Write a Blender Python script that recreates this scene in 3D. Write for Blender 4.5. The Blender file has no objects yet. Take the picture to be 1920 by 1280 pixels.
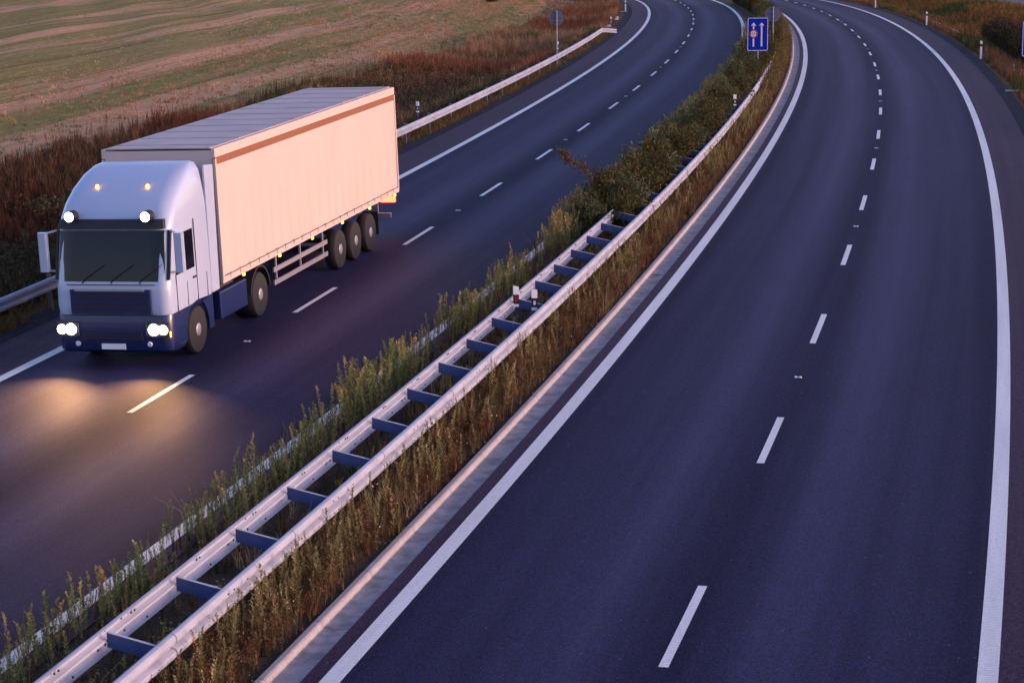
import bpy, bmesh, math, random
import numpy as np
from mathutils import Vector, Matrix
R = math.radians
random.seed(7); rng = np.random.default_rng(11)
sc = bpy.context.scene; COL = sc.collection

# ------------------------------------------------------------------ camera
CAM_PITCH, CAM_ROLL, CAM_H = 0.18714, -0.01009, 7.93434
cd = bpy.data.cameras.new('camera'); cam = bpy.data.objects.new('camera', cd); COL.objects.link(cam)
cd.sensor_width = 36.0; cd.lens = 36.0 * 3767.08 / 1920.0
cd.clip_start = 0.5; cd.clip_end = 6000
_p, _r = CAM_PITCH, CAM_ROLL
fw = Vector((0, math.cos(_p), -math.sin(_p))); up0 = Vector((0, math.sin(_p), math.cos(_p))); rt0 = Vector((1, 0, 0))
rt = rt0 * math.cos(_r) + up0 * math.sin(_r); upv = up0 * math.cos(_r) - rt0 * math.sin(_r)
cam.matrix_world = Matrix(((rt.x, upv.x, -fw.x, 0), (rt.y, upv.y, -fw.y, 0), (rt.z, upv.z, -fw.z, CAM_H), (0, 0, 0, 1)))
cd.dof.use_dof = True; cd.dof.focus_distance = 46; cd.dof.aperture_fstop = 5.0
sc.camera = cam

# ------------------------------------------------------------------ sky, sun, exposure
SUN_EL, SUN_AZ = R(8.0), R(100)          # azimuth measured clockwise from +Y: low glow to the right of the view
w = bpy.data.worlds.new('World'); sc.world = w; w.use_nodes = True
nt = w.node_tree; bg = nt.nodes['Background']
sky = nt.nodes.new('ShaderNodeTexSky'); sky.sky_type = 'NISHITA'; sky.sun_disc = False
sky.sun_elevation = SUN_EL; sky.sun_rotation = SUN_AZ; sky.air_density = 1.0; sky.dust_density = 1.5; sky.ozone_density = 3.0
tint = nt.nodes.new('ShaderNodeVectorMath'); tint.operation = 'MULTIPLY'; tint.inputs[1].default_value = (1.36, 0.97, 1.02)
nt.links.new(sky.outputs[0], tint.inputs[0]); nt.links.new(tint.outputs[0], bg.inputs[0])
bg.inputs[1].default_value = 0.14
sl = bpy.data.lights.new('sun', 'SUN'); sun = bpy.data.objects.new('sun', sl); COL.objects.link(sun)
sl.energy = 0.98; sl.angle = R(11); sl.color = (1.0, 0.56, 0.40)
sd = Vector((math.sin(SUN_AZ) * math.cos(SUN_EL), math.cos(SUN_AZ) * math.cos(SUN_EL), math.sin(SUN_EL)))
sun.rotation_euler = sd.to_track_quat('Z', 'Y').to_euler()
sc.view_settings.view_transform = 'Standard'; sc.view_settings.look = 'None'
sc.view_settings.exposure = 1.64; sc.view_settings.gamma = 1.0
sc.render.engine = 'CYCLES'

# ------------------------------------------------------------------ road geometry (one curve, everything as s along it and off across it)
X0, Y0, TH0 = -6.5261, -5.00541, 0.31541
KAP = (-0.11335, 0.00432, 0.01136, -0.08404, -0.12709, 0.10708)
ZC = (3.5065, -1.2368, 0.26176, -0.04459)
S = np.linspace(-260, 1500, 8801); dS = S[1] - S[0]
_t = np.clip((S - 130) / 130, -.95, 1.0)
_k = sum(KAP[i] * _t ** i for i in range(6)) * 0.01
_k = np.where(S > 330, _k * np.clip((420 - S) / 90, 0, 1), _k); _k = np.where(S < -30, 0, _k)
TH = np.concatenate([[0], np.cumsum((_k[1:] + _k[:-1]) / 2 * dS)]); TH -= np.interp(0, S, TH); TH += TH0
_dx, _dy = np.sin(TH), np.cos(TH)
PX = np.concatenate([[0], np.cumsum((_dx[1:] + _dx[:-1]) / 2 * dS)]); PX += X0 - np.interp(0, S, PX)
PY = np.concatenate([[0], np.cumsum((_dy[1:] + _dy[:-1]) / 2 * dS)]); PY += Y0 - np.interp(0, S, PY)
def _z(s):
    u = (s - 45) / 100; uc = np.clip(u, -.4, 1.95)
    return ZC[0] * u + ZC[1] * u ** 2 + ZC[2] * uc ** 3 + ZC[3] * uc ** 4
_sc = np.clip(S, 5, 240)
PZ = _z(_sc); PZ = PZ + np.where(S < 5, (S - 5) * 0.03, 0) + np.where(S > 240, (S - 240) * 0.004, 0)
LOFF = -11.76366; ER = -0.00159; EL = 0.02205
def zR(s, off): return np.interp(s, S, PZ) + ER * off
def zLc(s, ol): return np.interp(s, S, PZ) + EL * ol + 0.01932
def xy(s, off):
    x = np.interp(s, S, PX); y = np.interp(s, S, PY); h = np.interp(s, S, TH)
    return x + off * np.cos(h), y - off * np.sin(h)
def heading(s): return float(np.interp(s, S, TH))
# cross-section of the ground relative to the road profile: (off, dz)
_xl, _yl = PX + LOFF * np.cos(TH), PY - LOFF * np.sin(TH)
SL = np.concatenate([[0], np.cumsum(np.hypot(np.diff(_xl), np.diff(_yl)))]); SL -= np.interp(0, S, SL)
def fromL(sl): return float(np.interp(sl, SL, S))        # arc length of the left carriageway -> s

CS_O = np.array([-900, -300, -120, -60, -36, -33, -31, -29, -27, -25, -22.5, -21, -19.8, -18.6, -17.75, -17.20])
CS_L = np.array([ 3.0,  1.0,  .25, .10, 0.0, .02, -.02, -.08, -.18, -.40, -.60, -.62, -.45, -.16, -.115, -.13])
MED_O = np.array([-7.50, -7.2, -6.6, -5.9, -5.2, -4.66]); MED_Z = np.array([.09, .12, .13, .11, .085, .045])
CR_O = np.array([5.38, 6.0, 7.0, 8.5, 10, 12, 14.5, 17, 19.2, 24.2, 30, 60, 150, 400, 900])
CR_Z = np.array([-.06, -.04, -.10, -.5, -.75, -.55, -.10, .05, .02, .02, .25, .8, 2.0, 4, 8])
def ground(s, off):
    s = np.asarray(s, float); off = np.asarray(off, float); z0 = np.interp(s, S, PZ)
    o = np.concatenate([CS_O, MED_O, CR_O]); d = np.concatenate([CS_L, MED_Z, CR_Z])
    return z0 + np.interp(off, o, d)

# ------------------------------------------------------------------ materials
def mat(name, base=(.5, .5, .5), rough=.6, metal=0, spec=.5, emis=None, es=0, nscale=0, namt=0, bump=0, bscale=50, coat=0):
    m = bpy.data.materials.new(name); m.use_nodes = True; n = m.node_tree; b = n.nodes['Principled BSDF']
    b.inputs['Base Color'].default_value = (*base, 1); b.inputs['Roughness'].default_value = rough
    b.inputs['Metallic'].default_value = metal; b.inputs['Specular IOR Level'].default_value = spec
    b.inputs['Coat Weight'].default_value = coat
    if emis: b.inputs['Emission Color'].default_value = (*emis, 1); b.inputs['Emission Strength'].default_value = es
    tc = n.nodes.new('ShaderNodeTexCoord')
    if nscale:
        t = n.nodes.new('ShaderNodeTexNoise'); t.inputs['Scale'].default_value = nscale; t.inputs['Detail'].default_value = 6
        n.links.new(tc.outputs['Object'], t.inputs['Vector'])
        mr = n.nodes.new('ShaderNodeMapRange'); mr.inputs[1].default_value = .3; mr.inputs[2].default_value = .7
        mr.inputs[3].default_value = 1 - namt; mr.inputs[4].default_value = 1 + namt
        n.links.new(t.outputs[0], mr.inputs[0])
        vm = n.nodes.new('ShaderNodeVectorMath'); vm.operation = 'SCALE'; vm.inputs[0].default_value = base
        n.links.new(mr.outputs[0], vm.inputs['Scale']); n.links.new(vm.outputs[0], b.inputs['Base Color'])
    if bump:
        t = n.nodes.new('ShaderNodeTexNoise'); t.inputs['Scale'].default_value = bscale; t.inputs['Detail'].default_value = 4
        n.links.new(tc.outputs['Object'], t.inputs['Vector'])
        bp = n.nodes.new('ShaderNodeBump'); bp.inputs['Strength'].default_value = bump; bp.inputs['Distance'].default_value = .02
        n.links.new(t.outputs[0], bp.inputs['Height']); n.links.new(bp.outputs[0], b.inputs['Normal'])
    return m
class NB:                                   # small node-building helper
    def __init__(s, m): s.t = m.node_tree; s.b = s.t.nodes['Principled BSDF']
    def n(s, k, **kw):
        x = s.t.nodes.new('ShaderNode' + k)
        for a, v in kw.items(): setattr(x, a, v)
        return x
    def l(s, a, b): s.t.links.new(a, b)
    def noise(s, vec, scale, det=4, rough=.5):
        x = s.n('TexNoise'); x.inputs['Scale'].default_value = scale; x.inputs['Detail'].default_value = det; x.inputs['Roughness'].default_value = rough
        if vec is not None: s.l(vec, x.inputs['Vector'])
        return x.outputs[0]
    def rng(s, v, a, b, c, d, clamp=True):
        x = s.n('MapRange'); x.clamp = clamp
        for i, q in enumerate((a, b, c, d)): x.inputs[i + 1].default_value = q
        s.l(v, x.inputs[0]); return x.outputs[0]
    def math(s, op, a, b=None):
        x = s.n('Math', operation=op)
        for i, q in enumerate((a, b)):
            if q is None: continue
            if isinstance(q, (int, float)): x.inputs[i].default_value = q
            else: s.l(q, x.inputs[i])
        return x.outputs[0]
    def mix(s, f, a, b):
        x = s.n('Mix', data_type='RGBA')
        for i, q in ((0, f), (6, a), (7, b)):
            if isinstance(q, (int, float)): x.inputs[i].default_value = q
            elif isinstance(q, tuple): x.inputs[i].default_value = (*q, 1)
            else: s.l(q, x.inputs[i])
        return x.outputs[2]
    def scale(s, c, f):
        x = s.n('VectorMath', operation='SCALE'); s.l(c, x.inputs[0]); s.l(f, x.inputs['Scale']); return x.outputs[0]
    def mapv(s, vec, sc_):
        x = s.n('Mapping'); x.inputs['Scale'].default_value = sc_; s.l(vec, x.inputs['Vector']); return x.outputs[0]

def asphalt(name, centre):
    m = mat(name, (.04, .037, .06), .62, spec=.30); q = NB(m); q.b.inputs['Specular Tint'].default_value = (.80, .66, 1.0, 1)
    uv = q.n('UVMap').outputs[0]; ob = q.n('TexCoord').outputs['Object']
    sep = q.n('SeparateXYZ'); q.l(uv, sep.inputs[0]); off = sep.outputs['Y']
    o = q.math('SUBTRACT', off, centre)
    ao = q.math('ABSOLUTE', o)
    c = q.math('ADD', q.math('MULTIPLY', q.math('COSINE', q.math('MULTIPLY', q.math('SUBTRACT', ao, 1.55), 2 * math.pi / 3.7)), .75),
               q.math('MULTIPLY', q.math('COSINE', q.math('MULTIPLY', q.math('SUBTRACT', ao, 1.15), 2 * math.pi / 1.85)), .45))
    inlane = q.rng(q.math('ABSOLUTE', o), 3.6, 4.0, 1, 0)
    track = q.math('MULTIPLY', q.math('MULTIPLY', c, inlane), .26)
    streak = q.noise(q.mapv(uv, (.03, 2.2, 1)), 1.0, 4)
    patch = q.noise(ob, .35, 3)
    f1 = q.noise(ob, 30, 3, .8); f2 = q.noise(ob, 11, 3, .6)
    g = q.rng(f1, .40, .60, .0, 2.2); g2 = q.rng(f2, .3, .7, .86, 1.14)
    k = q.math('MULTIPLY', q.math('MULTIPLY', g, g2), q.math('ADD', q.rng(streak, .3, .7, .86, 1.14), track))
    k = q.math('MULTIPLY', k, q.rng(patch, .35, .65, .93, 1.07))
    base = q.mix(q.rng(f2, .4, .6, 0, 1), (.007, .0078, .037), (.012, .008, .037))
    sh = q.mix(inlane, (.026, .012, .030), base)
    f3 = q.noise(ob, 55, 2, .9)
    q.l(q.math('MULTIPLY', q.math('ADD', q.math('MULTIPLY', track, 1.5), 1.0), q.math('MULTIPLY', q.rng(f3, .42, .58, .12, .46), q.rng(streak, .3, .7, .8, 1.2))), q.b.inputs['Specular IOR Level'])
    vo = q.n('TexVoronoi'); vo.inputs['Scale'].default_value = 3.2; q.l(ob, vo.inputs['Vector'])
    fleck = q.rng(vo.outputs['Distance'], .035, .05, 1, 0)
    q.l(q.mix(q.math('MULTIPLY', fleck, .5), q.scale(sh, k), (.22, .20, .26)), q.b.inputs['Base Color'])
    q.l(q.math('SUBTRACT', q.rng(f1, .3, .7, .66, .82), q.math('MULTIPLY', track, .12)), q.b.inputs['Roughness'])
    bp = q.n('Bump'); bp.inputs['Strength'].default_value = .45; bp.inputs['Distance'].default_value = .012
    q.l(f1, bp.inputs['Height']); q.l(bp.outputs[0], q.b.inputs['Normal'])
    return m
M = {}
M['asphR'] = asphalt('asphalt', 0.0); M['asphL'] = asphalt('asphalt_west', LOFF)
M['asphO'] = mat('asphalt_side_road', (.06, .052, .075), .7, nscale=2, namt=.2)
def paint():
    m = mat('road_paint', (.60, .62, .72), .55); q = NB(m); uv = q.n('UVMap').outputs[0]; ob = q.n('TexCoord').outputs['Object']
    wv = q.n('TexWave'); wv.bands_direction = 'X'; wv.inputs['Scale'].default_value = 5.5; wv.inputs['Distortion'].default_value = .6
    q.l(uv, wv.inputs['Vector'])
    nz = q.noise(ob, 30, 5, .7); n2 = q.noise(q.mapv(uv, (.25, 3, 1)), 1, 4)
    k = q.math('MULTIPLY', q.rng(wv.outputs[1], 0, 1, .88, 1.03), q.math('MULTIPLY', q.rng(nz, .28, .6, .72, 1.05), q.rng(n2, .3, .7, .86, 1.06)))
    cc = q.n('RGB'); cc.outputs[0].default_value = (.74, .74, .76, 1)
    q.l(q.scale(cc.outputs[0], k), q.b.inputs['Base Color'])
    bp = q.n('Bump'); bp.inputs['Strength'].default_value = .35; bp.inputs['Distance'].default_value = .01
    q.l(wv.outputs[1], bp.inputs['Height']); q.l(bp.outputs[0], q.b.inputs['Normal'])
    return m
M['paint'] = paint()
def concrete():
    m = mat('kerb_concrete', (.35, .34, .36), .85); q = NB(m); uv = q.n('UVMap').outputs[0]; ob = q.n('TexCoord').outputs['Object']
    sep = q.n('SeparateXYZ'); q.l(uv, sep.inputs[0]); off_ = sep.outputs['Y']
    a = q.noise(q.mapv(uv, (.9, 5, 1)), 1.3, 6, .7); b_ = q.noise(ob, 25, 4, .7); br = q.n('TexWave'); br.inputs['Scale'].default_value = .157
    br.wave_profile = 'SAW'; q.l(uv, br.inputs['Vector'])
    st = q.noise(q.mapv(uv, (1.6, 1.2, 1)), 2.2, 5, .6)
    joint = q.rng(br.outputs[1], .0, .02, .45, 1)
    k = q.math('MULTIPLY', q.math('MULTIPLY', q.rng(a, .3, .7, .86, 1.1), q.rng(b_, .3, .7, .85, 1.15)), q.math('MULTIPLY', joint, q.math('MAXIMUM', q.rng(st, .38, .6, .62, 1.1), q.rng(off_, -4.56, -4.52, .98, 0))))
    c0 = q.mix(q.rng(sep.outputs['Y'], -4.56, -4.52, 0, 1), (.31, .29, .31), (.19, .20, .25))
    q.l(q.scale(c0, k), q.b.inputs['Base Color']); return m
M['conc'] = concrete()
def soil(name, ca, cb, cc, sx=.6, bumps=.6):
    m = mat(name, ca, .95, spec=.15); q = NB(m); ob = q.n('TexCoord').outputs['Object']
    a = q.noise(ob, sx, 6, .65); b_ = q.noise(ob, 9, 6, .75); c_ = q.noise(ob, 40, 3, .7)
    c1 = q.mix(q.rng(a, .38, .62, 0, 1), ca, cb); c2 = q.mix(q.rng(b_, .45, .65, 0, .8), c1, cc)
    q.l(q.scale(c2, q.rng(c_, .3, .7, .55, 1.45)), q.b.inputs['Base Color'])
    bp = q.n('Bump'); bp.inputs['Strength'].default_value = bumps; bp.inputs['Distance'].default_value = .08
    q.l(b_, bp.inputs['Height']); q.l(bp.outputs[0], q.b.inputs['Normal']); return m
M['soil'] = soil('median_soil', (.035, .026, .018), (.05, .035, .025), (.08, .06, .05))
M['verge'] = soil('verge_soil', (.09, .055, .028), (.055, .045, .022), (.13, .085, .05), .25)
M['vergeR'] = soil('verge_soil_east', (.09, .042, .018), (.035, .035, .014), (.12, .065, .03), .18)
M['gravel'] = soil('gravel_mat', (.012, .014, .026), (.018, .020, .034), (.05, .05, .065), 2.0, .9)
def field_mat():
    m = mat('field_stubble', (.2, .13, .08), .95, spec=.1); q = NB(m); uv = q.n('UVMap').outputs[0]; ob = q.n('TexCoord').outputs['Object']
    big = q.noise(q.mapv(uv, (.006, .16, 1)), 1, 5, .6); mid = q.noise(q.mapv(uv, (.018, .6, 1)), 1.0, 6, .65)
    fine = q.noise(q.mapv(uv, (.2, 3.4, 1)), 1, 5, .7); gr = q.noise(ob, 3.2, 6, .8)
    rows = q.noise(q.mapv(uv, (.012, 1.15, 1)), 1, 3, .5)
    tan = q.mix(q.rng(gr, .4, .62, 0, 1), (.46, .245, .135), (.55, .34, .21))
    tan = q.mix(q.rng(fine, .45, .68, 0, .55), tan, (.38, .18, .09))
    green = q.mix(q.rng(gr, .4, .6, 0, 1), (.13, .14, .035), (.25, .19, .06))
    g = q.math('ADD', q.math('MULTIPLY', q.rng(big, .36, .52, 0, 1), .9), q.rng(mid, .48, .62, 0, .75))
    g = q.math('MULTIPLY', g, q.rng(fine, .3, .6, .7, 1))
    col = q.mix(q.rng(g, .15, .95, 0, 1), tan, green)
    dark = q.rng(rows, .60, .68, 1, .62)
    q.l(q.scale(q.scale(col, dark), q.rng(gr, .25, .75, .7, 1.3)), q.b.inputs['Base Color'])
    bp = q.n('Bump'); bp.inputs['Strength'].default_value = .7; bp.inputs['Distance'].default_value = .15
    q.l(gr, bp.inputs['Height']); q.l(bp.outputs[0], q.b.inputs['Normal']); return m
M['field'] = field_mat()
def veg(name, trans=.25):
    m = mat(name, (.1, .1, .05), .75, spec=.25); q = NB(m)
    at = q.n('Attribute'); at.attribute_name = 'col'
    q.l(at.outputs[0], q.b.inputs['Base Color'])
    tr = q.n('BsdfTranslucent'); q.l(at.outputs[0], tr.inputs[0])
    mx = q.n('MixShader'); mx.inputs[0].default_value = trans
    out = [x for x in m.node_tree.nodes if x.type == 'OUTPUT_MATERIAL'][0]
    q.l(q.b.outputs[0], mx.inputs[1]); q.l(tr.outputs[0], mx.inputs[2]); q.l(mx.outputs[0], out.inputs[0]); return m
M['veg'] = veg('vegetation')
M['galv'] = mat('galvanised_steel', (.33, .36, .46), .6, .0, .4, nscale=2.2, namt=.12)
M['galvblue'] = mat('spacer_steel', (.035, .065, .20), .55, .0, .5, nscale=4, namt=.2)
M['post'] = mat('post_steel', (.10, .11, .15), .5, .4, nscale=5, namt=.2)
M['bolt'] = mat('bolt_dark', (.02, .02, .03), .6, .2)
M['white'] = mat('white_plastic', (.78, .80, .84), .45, nscale=8, namt=.05)
M['black'] = mat('black_plastic', (.010, .010, .013), .5)
M['redrefl'] = mat('red_reflector', (.35, .01, .015), .3)
M['redband'] = mat('red_brown_band', (.10, .015, .012), .5)
M['whiterefl'] = mat('white_reflector', (.55, .58, .66), .3)
M['signgrey'] = mat('sign_back_aluminium', (.10, .11, .19), .65, .1, nscale=5, namt=.1)
M['signpole'] = mat('sign_pole_galvanised', (.20, .22, .34), .5, .3, nscale=6, namt=.15)
M['signblue'] = mat('sign_blue', (.0, .018, .30), .8, 0, .12, nscale=12, namt=.04)
M['signwhite'] = mat('sign_white', (.52, .50, .62), .45)
M['signred'] = mat('sign_red', (.38, .006, .03), .4)
M['redpole'] = mat('red_marker_paint', (.35, .03, .02), .5)
M['stone'] = mat('pale_stone', (.42, .38, .38), .85, nscale=6, namt=.25, bump=.5, bscale=8)
M['iron'] = mat('cast_iron', (.02, .018, .02), .6, .3)
# truck
M['cabwhite'] = mat('cab_paint', (.38, .46, .64), .25, 0, .5, coat=.5)
M['cabblue'] = mat('lower_blue_paint', (.008, .018, .085), .35, 0, .5, coat=.3)
M['curtain'] = mat('trailer_curtain', (.62, .43, .40), .5, nscale=.5, namt=.04)
M['copper'] = mat('trailer_top_rail', (.29, .115, .06), .4, .2)
M['cream'] = mat('trailer_cream_rail', (.58, .46, .43), .4)
M['roofgrey'] = mat('trailer_roof_sheet', (.42, .35, .36), .6, nscale=1.2, namt=.12)
M['glass'] = mat('dark_glass', (.004, .004, .012), .12, 0, .35)
M['rubber'] = mat('tyre_rubber', (.012, .012, .013), .8)
M['rim'] = mat('wheel_rim_steel', (.42, .42, .48), .4, .6)
M['chassis'] = mat('chassis_dark', (.012, .012, .02), .6)
M['lamp'] = mat('headlamp_lens', (1, 1, 1), .2, emis=(1.0, .90, .72), es=7)
M['amber'] = mat('amber_lamp', (1, .35, .02), .3, emis=(1.0, .30, .02), es=5)
M['redlamp'] = mat('red_lamp', (.6, .01, .01), .3, emis=(1.0, .06, .02), es=4)

# ------------------------------------------------------------------ mesh helpers
def link(name, me, m=None, parent=None):
    o = bpy.data.objects.new(name, me); COL.objects.link(o)
    if m is not None: me.materials.append(M[m] if isinstance(m, str) else m)
    if parent: o.parent = parent
    return o
def tag(o, label=None, cat=None, group=None, kind=None):
    for k, v in (('label', label), ('category', cat), ('group', group), ('kind', kind)):
        if v: o[k] = v
    return o
def empty(name, loc=(0, 0, 0), rz=0):
    o = bpy.data.objects.new(name, None); COL.objects.link(o); o.location = loc; o.rotation_euler.z = rz; o.empty_display_size = .3
    return o
def copy_tree(o, parent=None):
    c = o.copy(); COL.objects.link(c); c.parent = parent
    for ch in [x for x in o.children]: copy_tree(ch, c)
    return c
class MB:
    def __init__(s): s.v = []; s.f = []
    def add(s, vs, fs):
        n = len(s.v); s.v += [tuple(v) for v in vs]; s.f += [tuple(i + n for i in f) for f in fs]; return s
    def box(s, c, d, rot=None, bev=0):
        x, y, z = [q / 2 for q in d]
        if bev:
            b = bev; pts = []
            ring = [(-x + b, -y), (x - b, -y), (x, -y + b), (x, y - b), (x - b, y), (-x + b, y), (-x, y - b), (-x, -y + b)]
            for zz in (-z, z): pts += [(a, e, zz) for a, e in ring]
            fs = [tuple(reversed(range(8))), tuple(range(8, 16))] + [(i, (i + 1) % 8, 8 + (i + 1) % 8, 8 + i) for i in range(8)]
        else:
            pts = [(-x, -y, -z), (x, -y, -z), (x, y, -z), (-x, y, -z), (-x, -y, z), (x, -y, z), (x, y, z), (-x, y, z)]
            fs = [(0, 3, 2, 1), (4, 5, 6, 7), (0, 1, 5, 4), (1, 2, 6, 5), (2, 3, 7, 6), (3, 0, 4, 7)]
        pts = [Vector(p) for p in pts]
        if rot is not None: pts = [rot @ p for p in pts]
        return s.add([p + Vector(c) for p in pts], fs)
    def tube(s, pts, r, n=8, caps=True):
        pts = [Vector(p) for p in pts]; rr = r if isinstance(r, (list, tuple)) else [r] * len(pts); vs = []; fs = []
        for i, p in enumerate(pts):
            d = (pts[min(i + 1, len(pts) - 1)] - pts[max(i - 1, 0)]).normalized()
            a = d.cross(Vector((0, 0, 1)) if abs(d.z) < .9 else Vector((1, 0, 0))).normalized(); b = d.cross(a)
            vs += [p + (a * math.cos(2 * math.pi * k / n) + b * math.sin(2 * math.pi * k / n)) * rr[i] for k in range(n)]
        for i in range(len(pts) - 1):
            fs += [(i * n + k, i * n + (k + 1) % n, (i + 1) * n + (k + 1) % n, (i + 1) * n + k) for k in range(n)]
        if caps: fs += [tuple(reversed(range(n))), tuple(range((len(pts) - 1) * n, len(pts) * n))]
        return s.add(vs, fs)
    def prism(s, poly, a, b, axis='x'):          # polygon in the plane across axis, extruded a..b
        n = len(poly)
        def P(u, v, t): return {'x': (t, u, v), 'y': (u, t, v), 'z': (u, v, t)}[axis]
        vs = [P(u, v, a) for u, v in poly] + [P(u, v, b) for u, v in poly]
        fs = [tuple(reversed(range(n))), tuple(range(n, 2 * n))] + [(i, (i + 1) % n, n + (i + 1) % n, n + i) for i in range(n)]
        return s.add(vs, fs)
    def lathe(s, prof, c=(0, 0, 0), axis='x', n=28):
        vs = []; fs = []
        for t, r in prof:
            for k in range(n):
                a = 2 * math.pi * k / n; u, v = r * math.cos(a), r * math.sin(a)
                vs.append({'x': (c[0] + t, c[1] + u, c[2] + v), 'y': (c[0] + u, c[1] + t, c[2] + v), 'z': (c[0] + u, c[1] + v, c[2] + t)}[axis])
        for i in range(len(prof) - 1):
            fs += [(i * n + k, i * n + (k + 1) % n, (i + 1) * n + (k + 1) % n, (i + 1) * n + k) for k in range(n)]
        fs += [tuple(reversed(range(n))), tuple(range((len(prof) - 1) * n, len(prof) * n))]
        return s.add(vs, fs)
    def build(s, name, m, parent=None, smooth=False, bevel=0, sharp=40):
        me = bpy.data.meshes.new(name); me.from_pydata([tuple(v) for v in s.v], [], s.f)
        bm = bmesh.new(); bm.from_mesh(me); bmesh.ops.recalc_face_normals(bm, faces=bm.faces)
        if bevel:
            es = [e for e in bm.edges if len(e.link_faces) == 2 and e.calc_face_angle(0) > R(30)]
            bmesh.ops.bevel(bm, geom=es, offset=bevel, segments=2, profile=.6, affect='EDGES', clamp_overlap=True)
        bm.to_mesh(me); bm.free()
        o = link(name, me, m, parent)
        if smooth:
            me.polygons.foreach_set('use_smooth', [True] * len(me.polygons)); me.set_sharp_from_angle(angle=R(sharp))
        return o
def grid(name, ss, offs, zf, m, kind='structure', parent=None):
    ss = np.asarray(ss, float); offs = np.asarray(offs, float); a, b = len(ss), len(offs)
    SS, OO = np.meshgrid(ss, offs, indexing='ij'); x, y = xy(SS, OO); z = zf(SS, OO)
    V = np.stack([x, y, z], -1).reshape(-1, 3)
    i = (np.arange(a - 1)[:, None] * b + np.arange(b - 1)[None, :]).ravel()
    F = np.stack([i, i + 1, i + b + 1, i + b], 1)
    me = bpy.data.meshes.new(name); me.vertices.add(len(V)); me.vertices.foreach_set('co', V.ravel())
    me.loops.add(F.size); me.loops.foreach_set('vertex_index', F.ravel().astype(np.int32))
    me.polygons.add(len(F)); me.polygons.foreach_set('loop_start', (np.arange(len(F)) * 4).astype(np.int32))
    me.update(calc_edges=True); me.validate()
    uvl = me.uv_layers.new(name='UVMap'); UV = np.stack([SS, OO], -1).reshape(-1, 2)[F.ravel()]
    uvl.data.foreach_set('uv', UV.ravel().astype(np.float32))
    me.polygons.foreach_set('use_smooth', np.ones(len(F), bool))
    o = link(name, me, m, parent)
    if kind: o['kind'] = kind
    return o

# ------------------------------------------------------------------ the setting
sr = np.concatenate([np.arange(-120, 0, 10), np.arange(0, 300, 1.5), np.arange(300, 520, 10)])
grid('right_carriageway', sr, np.linspace(-4.21, 5.42, 14), zR, 'asphR')
grid('left_carriageway', sr, np.linspace(-5.46, 4.30, 14) + LOFF, lambda s, o: zLc(s, o - LOFF), 'asphL')
st = np.concatenate([np.arange(-200, -20, 20), np.arange(-20, 300, 2.0), np.arange(300, 1400, 25)])
def wob(s, o, a): return a * (np.sin(s * 1.7 + o * 3.1) + np.sin(s * .63 - o * 1.3) + np.sin(s * .21 + o * .7)) / 3
grid('median_ground', st, np.linspace(-7.50, -4.66, 9), lambda s, o: ground(s, o) + np.where((o > -7.4) & (o < -4.8), wob(s, o, .03), 0), 'soil')
grid('left_gravel_strip', st, [-17.95, -17.6, -17.2], lambda s, o: ground(s, o) + .006 , 'gravel')
grid('left_verge', st, -np.linspace(26, 17.95, 20), lambda s, o: ground(s, o) + wob(s, o, .06), 'verge')
_fo = -np.concatenate([[900, 600, 450, 350, 280, 220, 180, 150, 125, 105, 90], np.arange(80, 37, -2.0), [36, 34, 32, 30.5, 29, 27.5]])
grid('field', st, np.sort(np.append(_fo, -26.0)), lambda s, o: ground(s, o) + np.where(o < -36.5, wob(s * .1, o * .2, .25), wob(s, o, .06)), 'field')
grid('right_gravel_strip', st, [5.42, 5.7, 6.05], lambda s, o: ground(s, o) + .004, 'gravel')
grid('right_verge', st, np.concatenate([np.linspace(6.05, 19.0, 22)]), lambda s, o: ground(s, o) + np.where((o > 6.1) & (o < 18.9), wob(s, o, .07), 0), 'vergeR')
grid('side_road', st, [19.0, 20, 21.5, 23.2, 24.2], lambda s, o: ground(s, o) + .004, 'asphO')
grid('right_field', st, [24.2, 27, 30, 36, 45, 60, 90, 150, 250, 400, 900], lambda s, o: ground(s, o), 'vergeR')
# kerb and gutter channel, one swept concrete section
kp = [(-4.70, .03), (-4.695, .065), (-4.67, .08), (-4.60, .08), (-4.575, .065), (-4.56, .01), (-4.55, .0), (-4.40, -.016), (-4.20, .004)]
grid('gutter_channel', np.arange(-20, 300, 1.0), [k[0] for k in kp], lambda s, o: zR(s, o) + np.interp(o, [k[0] for k in kp], [k[1] for k in kp]), 'conc').data.set_sharp_from_angle(angle=R(14))

# painted markings, 4 mm above the asphalt
def strip(name, ss, o0, o1, zf, parent=None): return grid(name, ss, [o0, (o0 + o1) / 2, o1], lambda s, o: zf(s, o) + .004, 'paint')
sm = np.arange(-20, 320, 1.0)
zLw = lambda s, o: zLc(s, o - LOFF)
strip('edge_line', sm, -3.975, -3.725, zR); strip('edge_line', sm, 3.725, 3.975, zR)
strip('edge_line', sm, LOFF - 3.975, LOFF - 3.725, zLw); strip('edge_line', sm, LOFF + 3.725, LOFF + 3.975, zLw)
def dashes(name, spans, c, zf):
    V = []; F = []; UV = []
    for a, b in spans:
        ss = np.linspace(a, b, 4)
        for s_ in ss:
            for o in (c - .0625, c + .0625):
                x, y = xy(s_, o); V.append((float(x), float(y), float(zf(s_, o)) + .004)); UV.append((s_, o))
        n = len(V) - 8; F += [(n + 2 * i, n + 2 * i + 1, n + 2 * i + 3, n + 2 * i + 2) for i in range(3)]
    me = bpy.data.meshes.new(name); me.from_pydata(V, [], F); uvl = me.uv_layers.new(name='UVMap')
    for lp in me.loops: uvl.data[lp.index].uv = UV[lp.vertex_index]
    o = link(name, me, 'paint'); o['kind'] = 'structure'
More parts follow.
